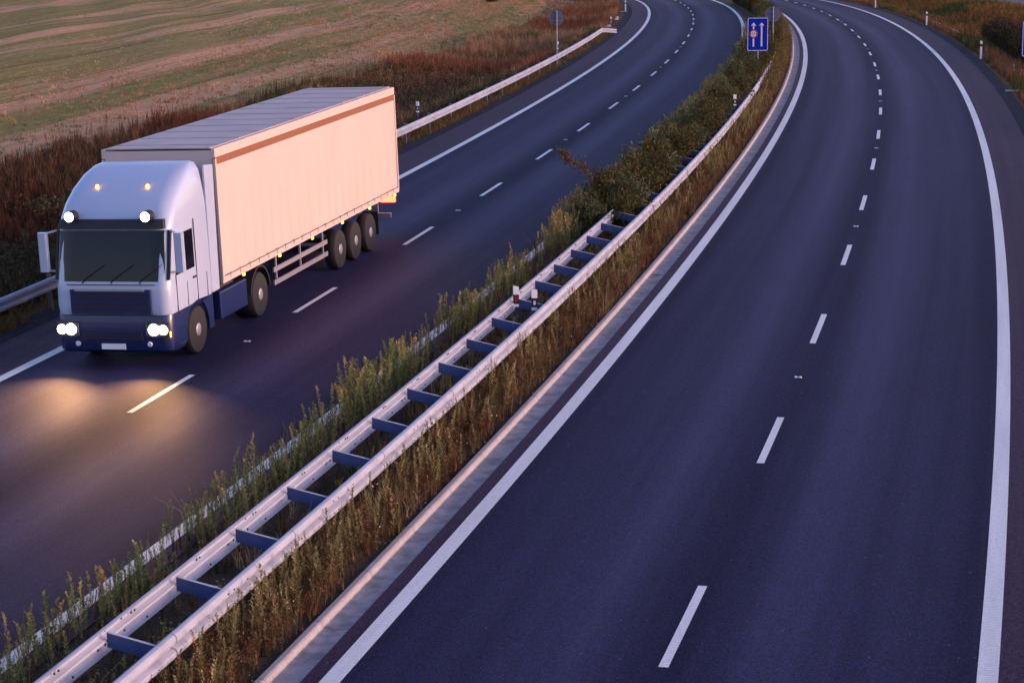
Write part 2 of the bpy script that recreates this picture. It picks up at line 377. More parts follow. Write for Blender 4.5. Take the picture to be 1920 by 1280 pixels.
dashes('lane_line', [(29.615 + 9 * k, 29.615 + 9 * k + 2.964) for k in range(-4, 30)], 0.0, zR)
dashes('lane_line', [(fromL(38.966 + 9 * k), fromL(38.966 + 9 * k + 2.964)) for k in range(-4, 30)], LOFF, zLw)

# ------------------------------------------------------------------ road studs between the dashes
def stud():
    t = empty('road_stud')
    b = MB(); b.box((-.045, 0, .010), (.05, .10, .018), bev=.012); b.box((.045, 0, .010), (.05, .10, .018), bev=.012); b.build('lens', 'whiterefl', t)
    b = MB(); b.box((0, 0, .007), (.06, .035, .012)); b.build('bar', 'white', t)
    return t
st0 = None
for side, ks in ((0, range(0, 10)), (1, range(0, 8))):
    for i, k in enumerate(ks):
        if side == 0: s_ = 44.6 + 18 * k; o_ = 0.0; z_ = float(zR(s_, o_))
        else: s_ = fromL(38.966 + 5.98 + 18 * k); o_ = LOFF; z_ = float(zLw(s_, o_))
        if side and 42 < s_ < 60 and False: continue
        x, y = xy(s_, o_)
        t = stud() if st0 is None else copy_tree(st0)
        if st0 is None: st0 = t
        t.location = (float(x), float(y), z_ + .002); t.rotation_euler.z = -heading(s_)
        nm = ['nearest', 'second nearest', 'third nearest', 'fourth nearest', 'fifth nearest', 'sixth nearest', 'seventh nearest', 'eighth nearest', 'ninth nearest', 'farthest']
        if side == 0: lab = nm[i] + ' white stud in the dashed lane line of the right carriageway'
        else: lab = (nm[i] if i < 7 else 'farthest') + ' white stud in the dashed lane line of the left carriageway'
        tag(t, lab, 'road stud', 'reflective studs set between the lane dashes')

# ------------------------------------------------------------------ drain grates in the gutter
def grate(s_, lab):
    x, y = xy(s_, -4.38); t = empty('drain_grate', (float(x), float(y), float(zR(s_, -4.38)) - .022), -heading(s_))
    b = MB()
    for yy in (-.24, .24): b.box((0, yy, 0), (.30, .03, .03))
    for xx in (-.14, .14): b.box((xx, 0, 0), (.03, .45, .03))
    b.build('frame', 'iron', t)
    b = MB()
    for i in range(7): b.box((0, -.18 + i * .06, -.004), (.25, .022, .02))
    b.build('bars', 'iron', t)
    b = MB(); b.box((0, 0, -.012), (.26, .46, .006)); b.build('shaft', 'black', t)  # flat black sheet under the bars, painted shade in place of an open pit
    tag(t, lab, 'drain', 'iron drain grates in the concrete gutter')
grate(54.9, 'dark iron drain grate in the gutter, nearer of the two'); grate(102.3, 'small dark drain grate in the gutter bend, farther of the two')

# ------------------------------------------------------------------ guard rails
WB = [(-.005, .302), (.020, .310), (.060, .300), (.083, .270), (.087, .235), (.080, .205), (.055, .188), (.008, .172), (.0, .155), (.008, .138), (.055, .122), (.080, .105), (.087, .075), (.083, .040), (.060, .010), (.020, .0), (-.005, .008)]
def wbeam(name, ss, offf, base, side, parent, hf=lambda s: .44, m_='galv'):
    """side=+1: the corrugation bulges towards +off"""
    V = []; F = []; n = len(WB)
    for s_ in ss:
        for layer in (0, 1):
            for d, h in WB:
                o = offf(s_) + side * (d - layer * .006); x, y = xy(s_, o); V.append((float(x), float(y), base(s_, o) + hf(s_) + h + (0.0)))
    m = 2 * n
    for i in range(len(ss) - 1):
        for j in range(n - 1):
            F.append((i * m + j, i * m + j + 1, (i + 1) * m + j + 1, (i + 1) * m + j))
            F.append((i * m + n + j, (i + 1) * m + n + j, (i + 1) * m + n + j + 1, i * m + n + j + 1))
        for a, b in ((0, n), (n - 1, 2 * n - 1)): F.append((i * m + a, (i + 1) * m + a, (i + 1) * m + b, i * m + b))
    for i in (0, len(ss) - 1): F += [(i * m + j, i * m + j + 1, i * m + n + j + 1, i * m + n + j) for j in range(n - 1)]
    b = MB(); b.add(V, F); return b.build(name, m_, parent, smooth=True, sharp=17)
gfun = lambda s_, o: float(ground(s_, o))
ROFF = -5.50; LRO = LOFF + 5.43                      # outer faces of the two median rails
x0, y0 = xy(16, -5.9); MR = empty('median_guard_rail', (0, 0, 0))
mz = lambda s_, o: float(zR(s_, o))
mzl = lambda s_, o: float(zLw(s_, LOFF + 5.43))
def bolt_rows(ss, off, side, zb, parent, name='bolts'):
    b = MB()
    for s_ in ss:
        for ds, hh, dd in ((-.10, .245, .079), (.10, .245, .079), (-.10, .065, .079), (.10, .065, .079), (0, .155, .004), (.55, .25, .079), (.62, .075, .079)):
            x, y = xy(s_ + ds, off + side * (dd)); b.box((float(x), float(y), zb(s_, off) + .44 + hh), (.030, .030, .024), bev=.008)
    b.build(name, 'bolt', parent)
segs = np.arange(14, 216, 1.0)
wbeam('rail', segs, lambda s_: ROFF - .083, mz, 1, MR)
wbeam('rail', segs, lambda s_: LRO + .083, mzl, -1, MR)
rung_s = [27.25 + 2.0 * k for k in range(-5, 92)]
b0 = None
def rung(s_, lip):
    b = MB(); oa, ob = LRO + .086, ROFF - .086; n = 2
    h = -heading(s_)
    xa, ya = xy(s_, oa); xb, yb = xy(s_, ob); za, zb_ = mzl(s_, 0) + .70, mz(s_, ob) + .70
    xa, ya, xb, yb = map(float, (xa, ya, xb, yb)); t = Vector((math.sin(heading(s_)), math.cos(heading(s_)), 0))
    A = Vector((xa, ya, za)); B = Vector((xb, yb, zb_)); up = Vector((0, 0, 1))
    for (t0, t1, z0, z1) in (((-.022, .022, .0005, .007),) if lip else ((-.004, .004, -.18, 0), (-.004, .022, -.187, -.1805))):
        vs = [p + t * q + up * zz for p in (A, B) for q in (t0, t1) for zz in (z0, z1)]
        b.add(vs, [(0, 1, 3, 2), (4, 6, 7, 5), (0, 4, 5, 1), (2, 3, 7, 6), (1, 5, 7, 3), (0, 2, 6, 4)])
    return b
for s_ in rung_s:
    sp_ = rung(s_, 0).build('spacer', 'galvblue', MR); rung(s_, 1).build('lip', 'galv', sp_)  # lip gets paler steel: the sky-lit top edge is put into its colour
pb = MB()
posts = []
for s_ in rung_s[::2]:
    b = MB(); o = (ROFF + LRO) / 2; x, y = xy(s_ + .05, o); b.box((float(x), float(y), gfun(s_, o) + .18), (.10, .055, .62), bev=.012); b.build('post', 'post', MR)
bolt_rows([s_ for s_ in rung_s[::2]][:24], ROFF - .083, 1, mz, MR)
bolt_rows([s_ for s_ in rung_s[1::2]][:24], LRO + .083, -1, mzl, MR)
for s_ in rung_s[1:46:2]: wbeam('lap_joint', [s_ + .30, s_ + .318], lambda s_: ROFF - .080, mz, 1, MR, m_='post')
# holes and bolts on the inner face of the far rail
b = MB()
for s_ in rung_s[:34]:
    for ds, hh in ((.75, .262), (.85, .262), (.25, .10), (.4, .08), (1.1, .10)):
        x, y = xy(s_ + ds, LRO + .083 - (.05 if hh > .2 else .006) + .012); b.box((float(x), float(y), mzl(s_, 0) + .44 + hh), (.022, .030, .022), bev=.007)
b.build('bolts', 'bolt', MR)
tag(MR, 'double ladder-like steel guard rail with blue spacer plates running along the weedy median', 'guard rail')

# roadside rail on the left
LG = empty('roadside_guard_rail'); LGO = LOFF - 6.13
def lgoff(s_): return LGO + (0 if s_ < 149.5 else (s_ - 149.5) ** 2 * .05)
def lgh(s_): return .42 - (0 if s_ < 150 else min((s_ - 150) ** 1.3 * .045, .4))
ss = np.concatenate([np.arange(10, 148, 2.0), np.arange(148, 153.6, .5)])
wbeam('rail', ss, lgoff, lambda s_, o: float(zLw(s_, LGO)), 1, LG, lgh)
b = MB()
ps = [fromL(92.8 + 4.03 * k) - .0 for k in range(-18, 16)]
for i, s_ in enumerate(ps):
    if s_ < 12 or s_ > 152: continue
    b = MB(); x, y = xy(s_, LGO - .13); g = gfun(s_, LGO); top = float(zLw(s_, LGO)) + .755
    b.box((float(x), float(y), (g - .1 + top) / 2), (.11, .06, top - g + .1), Matrix.Rotation(-heading(s_), 3, 'Z'), bev=.014)
    x, y = xy(s_, LGO - .04); b.box((float(x), float(y), top - .16), (.09, .10, .12), Matrix.Rotation(-heading(s_), 3, 'Z')); b.build('post', 'post', LG)
b = MB()
for s_ in ps:
    if s_ < 60 or s_ > 150: continue
    for dz in (.06, .10, .14, .23, .27):
        x, y = xy(s_ + random.choice((-.12, .12)), LGO + .07); b.box((float(x), float(y), float(zLw(s_, LGO)) + .42 + dz), (.02, .03, .02), bev=.006)
b.build('bolts', 'bolt', LG)
for s_ in ps:
    if 56 < s_ < 146: wbeam('lap_joint', [s_ + .15, s_ + .19], lambda q_: lgoff(q_) + .003, lambda s_, o: float(zLw(s_, LGO)), 1, LG, lgh, 'post')
tag(LG, 'single galvanised guard rail on dark posts along the left verge', 'guard rail')

# ------------------------------------------------------------------ delineator posts
def delin(kind):
    """kind: 'red' / 'white' reflector, height visible"""
    t = empty('delineator_post'); full = kind.startswith('full')
    hw, hd = .06, .045
    base = 0.0 if full else .62
    lo = MB(); 
    if full:
        lo.prism([(-hw, -hd * .6), (hw, -hd * .6), (hw, hd * .4), (0, hd), (-hw, hd * .4)], -.1, .71, 'z')
    else:
        lo.prism([(-hw, -hd * .6), (hw, -hd * .6), (hw, hd * .4), (0, hd), (-hw, hd * .4)], .60, .66, 'z')
    lo.build('body', 'white', t)
    bb = MB(); bb.prism([(-hw - .001, -hd * .6 - .001), (hw + .001, -hd * .6 - .001), (hw + .001, hd * .4 + .001), (0, hd + .001), (-hw - .001, hd * .4 + .001)], .71 if full else .66, .86, 'z')
    bb.build('band', 'redband' if kind == 'fullred' else 'black', t)
    tp = MB(); q = [(-hw, -hd * .6), (hw, -hd * .6), (hw, hd * .4), (0, hd), (-hw, hd * .4)]
    n = 5; zt = [1.06, 1.03, 1.01, 1.0, 1.04]
    tp.add([(a, c, .86) for a, c in q] + [(a, c, zz) for (a, c), zz in zip(q, zt)], [tuple(reversed(range(5))), tuple(range(5, 10))] + [(i, (i + 1) % 5, 5 + (i + 1) % 5, 5 + i) for i in range(5)])
    tp.build('cap', 'white', t, bevel=.006)
    rf = MB(); y_ = -hd * .6 - .004
    if 'red' in kind:
        rf.box((.004, y_, .795), (.062, .006, .045)); rf.box((.004, y_, .735), (.062, .006, .045)); rf.build('reflector', 'redrefl', t)
    else:
        rf.box((.004, y_, .76), (.045, .006, .085), bev=.0); rf.build('reflector', 'whiterefl', t)
    if not full:
        g = MB(); g.box((0.0, .02, .46), (.045, .03, .32), bev=.008); g.build('bracket', 'galvblue', t)
    return t
protos = {}
def put_delin(kind, s_, off, z, lab, rot=0):
    t = delin(kind); x, y = xy(s_, off); t.location = (float(x), float(y), z); t.rotation_euler.z = -heading(s_) + rot
    tag(t, lab, 'delineator post', 'plastic delineator posts along the road')
    return t
zm = lambda s_: float(zR(s_, -5.9))
put_delin('red', 47.2, LRO - .03 + .16, zm(47.2) + .06, 'white post with black band and two red reflectors on the left rail of the median', R(14))
put_delin('white', 47.0, ROFF - .26, zm(47) + .04, 'white post with black band and white reflector behind the right rail of the median', R(14))
put_delin('white', 88.2, ROFF - .28, zm(88) + .18, 'white capped post half hidden by shrubs beside the median rail', R(10))
put_delin('red', 167, -6.0, zm(167) + .10, 'tiny post with red reflector beyond the grey round sign in the median')
put_delin('fullred', 125.8, 6.15, gfun(125.8, 6.15), 'full length white post with red band standing on the right gravel edge, nearest of three')
put_delin('fullred', 165.0, 6.1, gfun(165, 6.1), 'full length white post with red band on the right verge, middle of three')
put_delin('fullred', 203.5, 6.0, gfun(203.5, 6), 'full length white post with red band on the right verge, farthest of three')
put_delin('white', 85.2, LGO - .36, gfun(85.2, LGO) + .28, 'white post with white reflector behind the left guard rail, next to the truck')
put_delin('white', 124.6, LGO - .36, gfun(124.6, LGO) + .22, 'small white post behind the left guard rail beside the grey round sign')
put_delin('white', 163.0, LGO - .1, gfun(163.0, LGO) - .05, 'small white topped post at the curled end of the left guard rail')
put_delin('fullwhite', 201.0, LGO + .05, gfun(201, LGO), 'full length white post with black band on the far left verge')

# ------------------------------------------------------------------ signs
def round_sign(s_, off, hc, d, lab):
    x, y = xy(s_, off); g = gfun(s_, off); t = empty('round_sign', (float(x), float(y), g), -.02)
    b = MB(); b.tube([(0, -.05, -.15), (0, -.05, hc + d * .46)], .032, 12); b.build('pole', 'signpole', t, smooth=True)
    b = MB(); b.lathe([(-.006, d / 2 - .012), (-.012, d / 2), (.006, d / 2), (.010, d / 2 - .01)], (0, 0, hc), 'y', 48); b.build('panel', 'signgrey', t)
    for zz, ww in ((.31, .44), (0, .74), (-.30, .44)):
        b = MB()
        for sx in (-1, 1): b.box((sx * (ww * d / 4 + .03), -.026, hc + zz * d), (ww * d / 2 - .03, .022, .022 * d))
        b.build('bracket', 'black', t)
    tag(t, lab, 'road sign', 'round signs seen from the back')
round_sign(121.0, -17.85, float(2.78), .84, 'grey back of a round sign on a pole behind the left guard rail')
round_sign(125.5, -5.75, 2.5, .90, 'grey back of a round sign half behind the blue sign in the median')
def rr(w_, h_, r, n=6):
    pts = []
    for cx, cy, a0 in ((w_ / 2 - r, h_ / 2 - r, 0), (-w_ / 2 + r, h_ / 2 - r, 90), (-w_ / 2 + r, -h_ / 2 + r, 180), (w_ / 2 - r, -h_ / 2 + r, 270)):
        for k in range(n + 1): a = R(a0 + 90 * k / n); pts.append((cx + r * math.cos(a), cy + r * math.sin(a)))
    return pts
def text_mesh(name, body, size, m, parent, loc):
    cu = bpy.data.curves.new(name, 'FONT'); cu.body = body; cu.size = size; cu.align_x = 'CENTER'; cu.align_y = 'CENTER'; cu.extrude = .001; cu.offset = size * .02
    tmp = bpy.data.objects.new('tmp', cu); COL.objects.link(tmp); bpy.context.view_layer.update()
    me = bpy.data.meshes.new_from_object(tmp.evaluated_get(bpy.context.evaluated_depsgraph_get())); bpy.data.objects.remove(tmp)
    o = link(name, me, m, parent); o.location = loc; o.rotation_euler = (R(90), 0, 0); return o
def blue_sign(s_, off, hc, lab):
    W_, H_ = 1.06, 1.66
    x, y = xy(s_, off); g = gfun(s_, off); t = empty('lane_sign', (float(x), float(y), g), .03)
    b = MB(); b.tube([(0.02, .05, -.15), (0.02, .05, hc + H_ * .45)], .035, 12); b.build('pole', 'signpole', t, smooth=True)
    b = MB(); b.prism([(u, v + hc) for u, v in rr(W_, H_, .09)], -.012, .012, 'y'); b.build('panel', 'signblue', t)
    b = MB(); o_ = rr(W_ - .05, H_ - .05, .07); i_ = rr(W_ - .11, H_ - .11, .05); n = len(o_)
    vs = [(u, yy, v + hc) for yy in (-.0145, -.0125) for ring in (o_, i_) for u, v in ring]
    fs = []
    for k in range(n):
        j = (k + 1) % n; fs += [(k, j, n + j, n + k), (2 * n + k, 3 * n + k, 3 * n + j, 2 * n + j), (k, 2 * n + k, 2 * n + j, j), (n + k, n + j, 3 * n + j, 3 * n + k)]
    b.add(vs, fs); b.build('border', 'signwhite', t)
    for ax, cut in ((-.21, True), (.19, False)):
        b = MB(); top = hc + .60; 
        b.prism([(ax - .135, top - .19), (ax, top - .02), (ax + .135, top - .19), (ax + .04, top - .165), (ax - .04, top - .165)], -.016, -.0125, 'y')
        if cut:
            b.prism([(ax - .04, top - .18), (ax + .04, top - .18), (ax + .04, hc + .24), (ax - .04, hc + .24)], -.0155, -.0125, 'y')
            b.prism([(ax - .04, hc - .20), (ax + .04, hc - .20), (ax + .04, hc - .60), (ax - .04, hc - .60)], -.0155, -.0125, 'y')
        else: b.prism([(ax - .04, top - .18), (ax + .04, top - .18), (ax + .04, hc - .60), (ax - .04, hc - .60)], -.0155, -.0125, 'y')
        b.build('arrow', 'signwhite', t)
    cx, cz = -.21, hc + .02
    b = MB(); b.lathe([(-.022, .20), (-.0125, .205)], (cx, 0, cz), 'y', 40); b.build('ring', 'signred', t)
    b = MB(); b.lathe([(-.0255, .150), (-.0225, .150)], (cx, 0, cz), 'y', 40); b.build('disc', 'signwhite', t)
    b = MB()
    for sx in (-1, 1): b.prism([(cx + sx * .150, cz + .045), (cx + sx * .095, cz), (cx + sx * .150, cz - .045)], -.0285, -.026, 'y')
    b.build('side_arrows', 'black', t)
    text_mesh('number', '2,2', .125, 'black', t, (cx, -.027, cz + .025)); text_mesh('unit', 'm', .09, 'black', t, (cx, -.027, cz - .075))
    tag(t, lab, 'road sign', 'blue lane signs with two white arrows')
blue_sign(107.4, -5.98, 2.36, 'blue sign with two white arrows and red width limit standing in the median')
blue_sign(104.2, 7.0, 2.50, 'blue lane sign cut off by the right edge of the photo')

# ------------------------------------------------------------------ red marker poles, stones, litter
def mpole(s_, off, h, lab):
    x, y = xy(s_, off); t = empty('marker_pole', (float(x), float(y), gfun(s_, off)))
    b = MB(); b.tube([(0, 0, -.1), (.01, 0, h * .75)], .022, 8); b.build('shaft', 'redpole', t, smooth=True)
    b = MB(); b.tube([(.01, 0, h * .75), (.015, 0, h)], .028, 8); b.build('tip', 'redband', t, smooth=True)
    tag(t, lab, 'marker pole', 'thin red marker poles in the grass')
mpole(176, 10.8, 1.3, 'thin red pole in the orange grass of the right verge')
mpole(186, -24.5, 1.2, 'thin red pole on the left verge above the round sign')
mpole(150, -29, 1.5, 'thin reddish pole at the edge of the stubble field')
def stones(name, cells, lab, cat, group=None):
    for i, (s_, off, sz) in enumerate(cells):
        bm = bmesh.new(); bmesh.ops.create_icosphere(bm, subdivisions=2, radius=sz)
        for v in bm.verts:
            v.co *= 1 + .25 * math.sin(v.co.x * 9 / sz * .3 + i) * math.cos(v.co.y * 7 / sz * .3 + i * 2); v.co.z *= .55
        me = bpy.data.meshes.new(name); bm.to_mesh(me); bm.free(); o = link(name, me, 'stone')
        x, y = xy(s_, off); o.location = (float(x), float(y), gfun(s_, off) + .05); o.rotation_euler.z = i
        tag(o, lab, cat, group)
cc = [(156 + i * 3.2, -18.9 - .35 * math.sin(i * 1.3) + i * .02, .22 + .12 * random.random()) for i in range(12)]
stones('pale_stone', cc, 'pale stone in the row of stones along the ditch past the left guard rail end', 'stone', 'pale stones along the left ditch')
stones('pale_stone', [(118, 7.3, .16), (116, 7.6, .2), (113, 7.9, .18)], 'pale stone lying in the ditch on the right of the road', 'stone', 'pale stones in the right ditch')
stones('pale_stone', [(90, -18.9, .38)], 'large pale stone in the weeds behind the left guard rail', 'stone')
b = MB()
def slab(s_, off, a, c, lab):
    x, y = xy(s_, off); b = MB(); b.box((0, 0, .03), (a, c, .06), bev=.02); o = b.build('concrete_slab', 'stone')
    o.location = (float(x), float(y), gfun(s_, off) + .03); o.rotation_euler.z = -heading(s_); tag(o, lab, 'slab')
slab(104, 6.25, .9, .25, 'small pale concrete slab on the right gravel edge'); slab(200, LGO - .4, 1.2, .3, 'small concrete slab at the foot of the far left white post')
# light concrete ditch lining on the right
grid('ditch_lining', np.arange(118, 196, 2.0), [7.5, 7.7, 7.95], lambda s, o: ground(s, o) + .10, 'stone')

# ------------------------------------------------------------------ vegetation
def arr(vs, fs, cs): return np.array(vs, float), np.array(fs, np.int32), np.array(cs, float)
def p_stalk(rr_, h=1.0, leafy=1.0, spread=.05):
    """upright weed: thin stem and short leaves pressed along it, densest in the upper part"""
    V = []; F = []; Cc = []
    lean = (rr_.uniform(-.16, .16), rr_.uniform(-.16, .16))
    def P(t): return np.array([lean[0] * t * t * h, lean[1] * t * t * h, t * h])
    for a in (0, 2.1):
        d = np.array([math.cos(a), math.sin(a), 0]) * .006
        n = len(V); V += [P(0) - d, P(0) + d, P(1) + d * .3, P(1) - d * .3]; F.append((n, n + 1, n + 2, n + 3)); Cc += [.7] * 4
    for k in range(int(56 * leafy)):
        t = rr_.uniform(.12, 1.0) ** .75; a = rr_.uniform(0, 6.28); L = (.030 + spread * (1.08 - t) * 1.0) * rr_.uniform(.5, 1.4); up = rr_.uniform(.5, 1.6)
        d = np.array([math.cos(a), math.sin(a), up]); d /= np.linalg.norm(d); sdv = np.array([-math.sin(a), math.cos(a), rr_.uniform(-.4, .4)]) * rr_.uniform(.005, .012)
        p = P(t); n = len(V); V += [p - sdv * .4, p + d * L * .5 - sdv, p + d * L, p + d * L * .5 + sdv]; F.append((n, n + 1, n + 2, n + 3))
        c = rr_.uniform(.7, 1.35); Cc += [c] * 4
    return arr(V, F, Cc)
def p_grass(rr_, n_=12, h=.5, wdt=.008, lean=.4, base=.06):
    V = []; F = []; Cc = []
    for k in range(n_):
        a = rr_.uniform(0, 6.28); a2 = rr_.uniform(0, 6.28); r = rr_.uniform(0, base); H = h * rr_.uniform(.5, 1.15); ln = rr_.uniform(.1, 1) * lean * H
        p0 = np.array([math.cos(a2) * r, math.sin(a2) * r, 0]); d = np.array([math.cos(a), math.sin(a), 0]); sv = np.array([-math.sin(a), math.cos(a), 0]) * wdt
        c = rr_.uniform(.6, 1.4); n = len(V)
        pm = p0 + d * ln * .35 + np.array([0, 0, H * .6]); pt = p0 + d * ln + np.array([0, 0, H])
        V += [p0 - sv, p0 + sv, pm + sv, pm - sv, pt + sv * .25, pt - sv * .25]; F += [(n, n + 1, n + 2, n + 3), (n + 3, n + 2, n + 4, n + 5)]; Cc += [c * .8] * 2 + [c] * 4
    return arr(V, F, Cc)
def p_umbel(rr_, h=.6):
    """branching dry weed with seed clusters"""
    V = []; F = []; Cc = []
    for k in range(9):
        a = rr_.uniform(0, 6.28); t0 = rr_.uniform(.2, .7) * h; t1 = rr_.uniform(.6, 1.0) * h; r = rr_.uniform(.05, .2) * h
        p0 = np.array([0, 0, t0]); p1 = np.array([math.cos(a) * r, math.sin(a) * r, t1]); sv = np.array([.004, .003, 0]); n = len(V)
        V += [p0 - sv, p0 + sv, p1 + sv * .6, p1 - sv * .6]; F.append((n, n + 1, n + 2, n + 3)); Cc += [.7] * 4
        for j in range(5):
            q = p1 + rr_.uniform(-.05, .05, 3); e = rr_.uniform(-.018, .018, 3); g_ = rr_.uniform(-.018, .018, 3); n = len(V)
            V += [q, q + e, q + e + g_, q + g_]; F.append((n, n + 1, n + 2, n + 3)); Cc += [rr_.uniform(.9, 1.7)] * 4
    n = len(V); sv = np.array([.005, 0, 0]); V += [(-.005, 0, 0), (.005, 0, 0), (.003, 0, h * .8), (-.003, 0, h * .8)]; F.append((n, n + 1, n + 2, n + 3)); Cc += [.7] * 4
    return arr(V, F, Cc)
def p_leafy(rr_, n_=26, h=.3, sz=.03):
    V = []; F = []; Cc = []
    for k in range(n_):
        p = np.array([rr_.normal(0, h * .35), rr_.normal(0, h * .35), rr_.uniform(.05, 1) * h]); d = rr_.normal(0, 1, 3); d /= np.linalg.norm(d); e = np.cross(d, rr_.normal(0, 1, 3)); e /= np.linalg.norm(e)
        d *= sz * rr_.uniform(.6, 1.4); e *= sz * .45; n = len(V); V += [p - d, p - e, p + d, p + e]; F.append((n, n + 1, n + 2, n + 3)); Cc += [rr_.uniform(.6, 1.4)] * 4
    return arr(V, F, Cc)
def merged(name, protos_, idx, pos, yaw, scl, col, m='veg', parent=None):
    Vs = []; Fs = []; Cs = []; n0 = 0
    for pi, (V, F, C) in enumerate(protos_):
        sel = np.where(idx == pi)[0]
        if len(sel) == 0: continue
        c, s = np.cos(yaw[sel]), np.sin(yaw[sel]); sc_ = scl[sel]
        X = (V[None, :, 0] * c[:, None] - V[None, :, 1] * s[:, None]) * sc_[:, None, 0] + pos[sel, 0][:, None]
        Y = (V[None, :, 0] * s[:, None] + V[None, :, 1] * c[:, None]) * sc_[:, None, 0] + pos[sel, 1][:, None]
        Z = V[None, :, 2] * sc_[:, None, 1] + pos[sel, 2][:, None]
        Vs.append(np.stack([X, Y, Z], -1).reshape(-1, 3))
        k, nv = len(sel), len(V)
        Fs.append((F[None] + (np.arange(k) * nv)[:, None, None] + n0).reshape(-1, 4)); n0 += k * nv
        cc_ = np.clip(C[None, :, None] * col[sel][:, None, :], 0, 1); Cs.append(np.concatenate([cc_, np.ones((k, nv, 1))], -1).reshape(-1, 4))
    V = np.concatenate(Vs); F = np.concatenate(Fs); C = np.concatenate(Cs)
    me = bpy.data.meshes.new(name); me.vertices.add(len(V)); me.vertices.foreach_set('co', V.astype(np.float32).ravel())
    me.loops.add(F.size); me.loops.foreach_set('vertex_index', F.ravel().astype(np.int32))
    me.polygons.add(len(F)); me.polygons.foreach_set('loop_start', (np.arange(len(F)) * 4).astype(np.int32))
    me.update(calc_edges=True)
    at = me.attributes.new('col', 'FLOAT_COLOR', 'POINT'); at.data.foreach_set('color', C.astype(np.float32).ravel())
    return link(name, me, m, parent)
def n2(x, y, sc_, seed=0):          # cheap smooth 2-D noise 0..1
    x = np.asarray(x) * sc_ + seed * 17.3; y = np.asarray(y) * sc_ + seed * 5.1
    xi, yi = np.floor(x).astype(int), np.floor(y).astype(int); fx, fy = x - xi, y - yi; fx = fx * fx * (3 - 2 * fx); fy = fy * fy * (3 - 2 * fy)
    def h(a, b): v = np.sin(a * 127.1 + b * 311.7 + seed * 74.7) * 43758.5453; return v - np.floor(v)
    return (h(xi, yi) * (1 - fx) + h(xi + 1, yi) * fx) * (1 - fy) + (h(xi, yi + 1) * (1 - fx) + h(xi + 1, yi + 1) * fx) * fy
def scatter(name, protos_, n, s_rng, o_rng, palette, hs=(.8, 1.2), dens=None, hfun=None, label=None, cat=None, srange_pow=1.0, wsc=1.0, colfun=None):
    u = rng.random(n); s_ = s_rng[0] + (s_rng[1] - s_rng[0]) * u ** srange_pow; o = rng.uniform(o_rng[0], o_rng[1], n)
    if dens is not None:
        keep = rng.random(n) < dens(s_, o); s_, o = s_[keep], o[keep]; n = len(s_)
    x, y = xy(s_, o); z = ground(s_, o) - .02
    hh = rng.uniform(hs[0], hs[1], n)
    if hfun is not None: hh = hh * hfun(s_, o)
    w_ = hh * wsc * rng.uniform(.85, 1.2, n)
    pal = np.array(palette); ci = rng.integers(0, len(pal), n); col = pal[ci] if colfun is None else colfun(s_, o, pal, ci)
    col = col * rng.uniform(.75, 1.25, (n, 1))
    o_ = merged(name, protos_, rng.integers(0, len(protos_), n), np.stack([x, y, z], 1), rng.uniform(0, 6.28, n), np.stack([w_, hh], 1), col)
    tag(o_, label, cat, kind='stuff'); return o_

rp = np.random.default_rng(3)
stalks = [p_stalk(rp, .62, 1.25, .055) for _ in range(8)]; redst = [p_stalk(rp, .5, .8, .03) for _ in range(6)]
dryg = [p_grass(rp, 12, .42, .006, .45) for _ in range(6)]; umb = [p_umbel(rp, .55) for _ in range(6)]; leafy = [p_leafy(rp) for _ in range(5)]
OLIVE = [(.40, .33, .10), (.30, .28, .085), (.46, .33, .12), (.22, .25, .06)]
GREYG = [(.28, .25, .10), (.22, .21, .08), (.36, .28, .13)]
RUST = [(.12, .042, .020), (.095, .055, .022), (.15, .075, .032), (.06, .03, .016), (.09, .065, .028)]
GREEN = [(.035, .07, .018), (.05, .085, .025), (.03, .05, .016)]
OB = [(.050, .044, .010), (.035, .042, .010), (.075, .052, .011), (.022, .042, .009), (.085, .060, .015)]
# median, strip between kerb and right rail
scatter('median_weeds', stalks, 3600, (17, 150), (-5.45, -4.74), GREYG, (.40, 1.15), srange_pow=1.1, label='tall grey-green weed stalks between the median rail and the kerb', cat='weeds',
        dens=lambda s, o: np.clip((-o - 4.62) * 1.5, .12, 1) * (.2 + .8 * (n2(s, o, .8, 1) > .5)))
scatter('median_rusty_weeds', redst + umb * 2 + dryg[:3], 7500, (17, 150), (-5.5, -4.70), RUST + [(.14, .10, .04)], (.35, .95), srange_pow=1.1, label='rusty brown low weeds along the kerb', cat='weeds')
scatter('median_dry_grass', dryg, 7000, (17, 170), (-7.6, -4.72), [(.07, .045, .02), (.05, .03, .014), (.035, .04, .014), (.10, .07, .035)], (.35, .75), srange_pow=1.15, label='short brown grass covering the median soil', cat='grass')
fl = [p_leafy(rp, 3, .35, .016) for _ in range(4)]
scatter('tiny_flowers', fl, 700, (17, 120), (-5.4, -4.72), [(.7, .66, .62), (.6, .32, .1), (.65, .6, .5)], (.5, 1.3), srange_pow=1.1, label='tiny white and orange flower heads scattered through the median weeds', cat='flowers')
scatter('field_flowers', fl, 1200, (90, 200), (-60, -30), [(.8, .78, .74)], (1.2, 2.2), dens=lambda s, o: (n2(s, o, .09, 91) > .66) * 1.0, label='small patches of white flowers in the near field', cat='flowers')
bent = [p_grass(rp, 9, .55, .005, 1.3, .10) for _ in range(6)]
scatter('bent_dead_grass', bent, 2600, (17, 130), (-7.8, -4.75), [(.24, .17, .09), (.16, .11, .05), (.30, .22, .13)], (.5, 1.1), srange_pow=1.1, label='bent pale dead grass blades tangled among the median weeds', cat='grass', dens=lambda s, o: (n2(s, o, 1.1, 97) > .5) * 1.0)
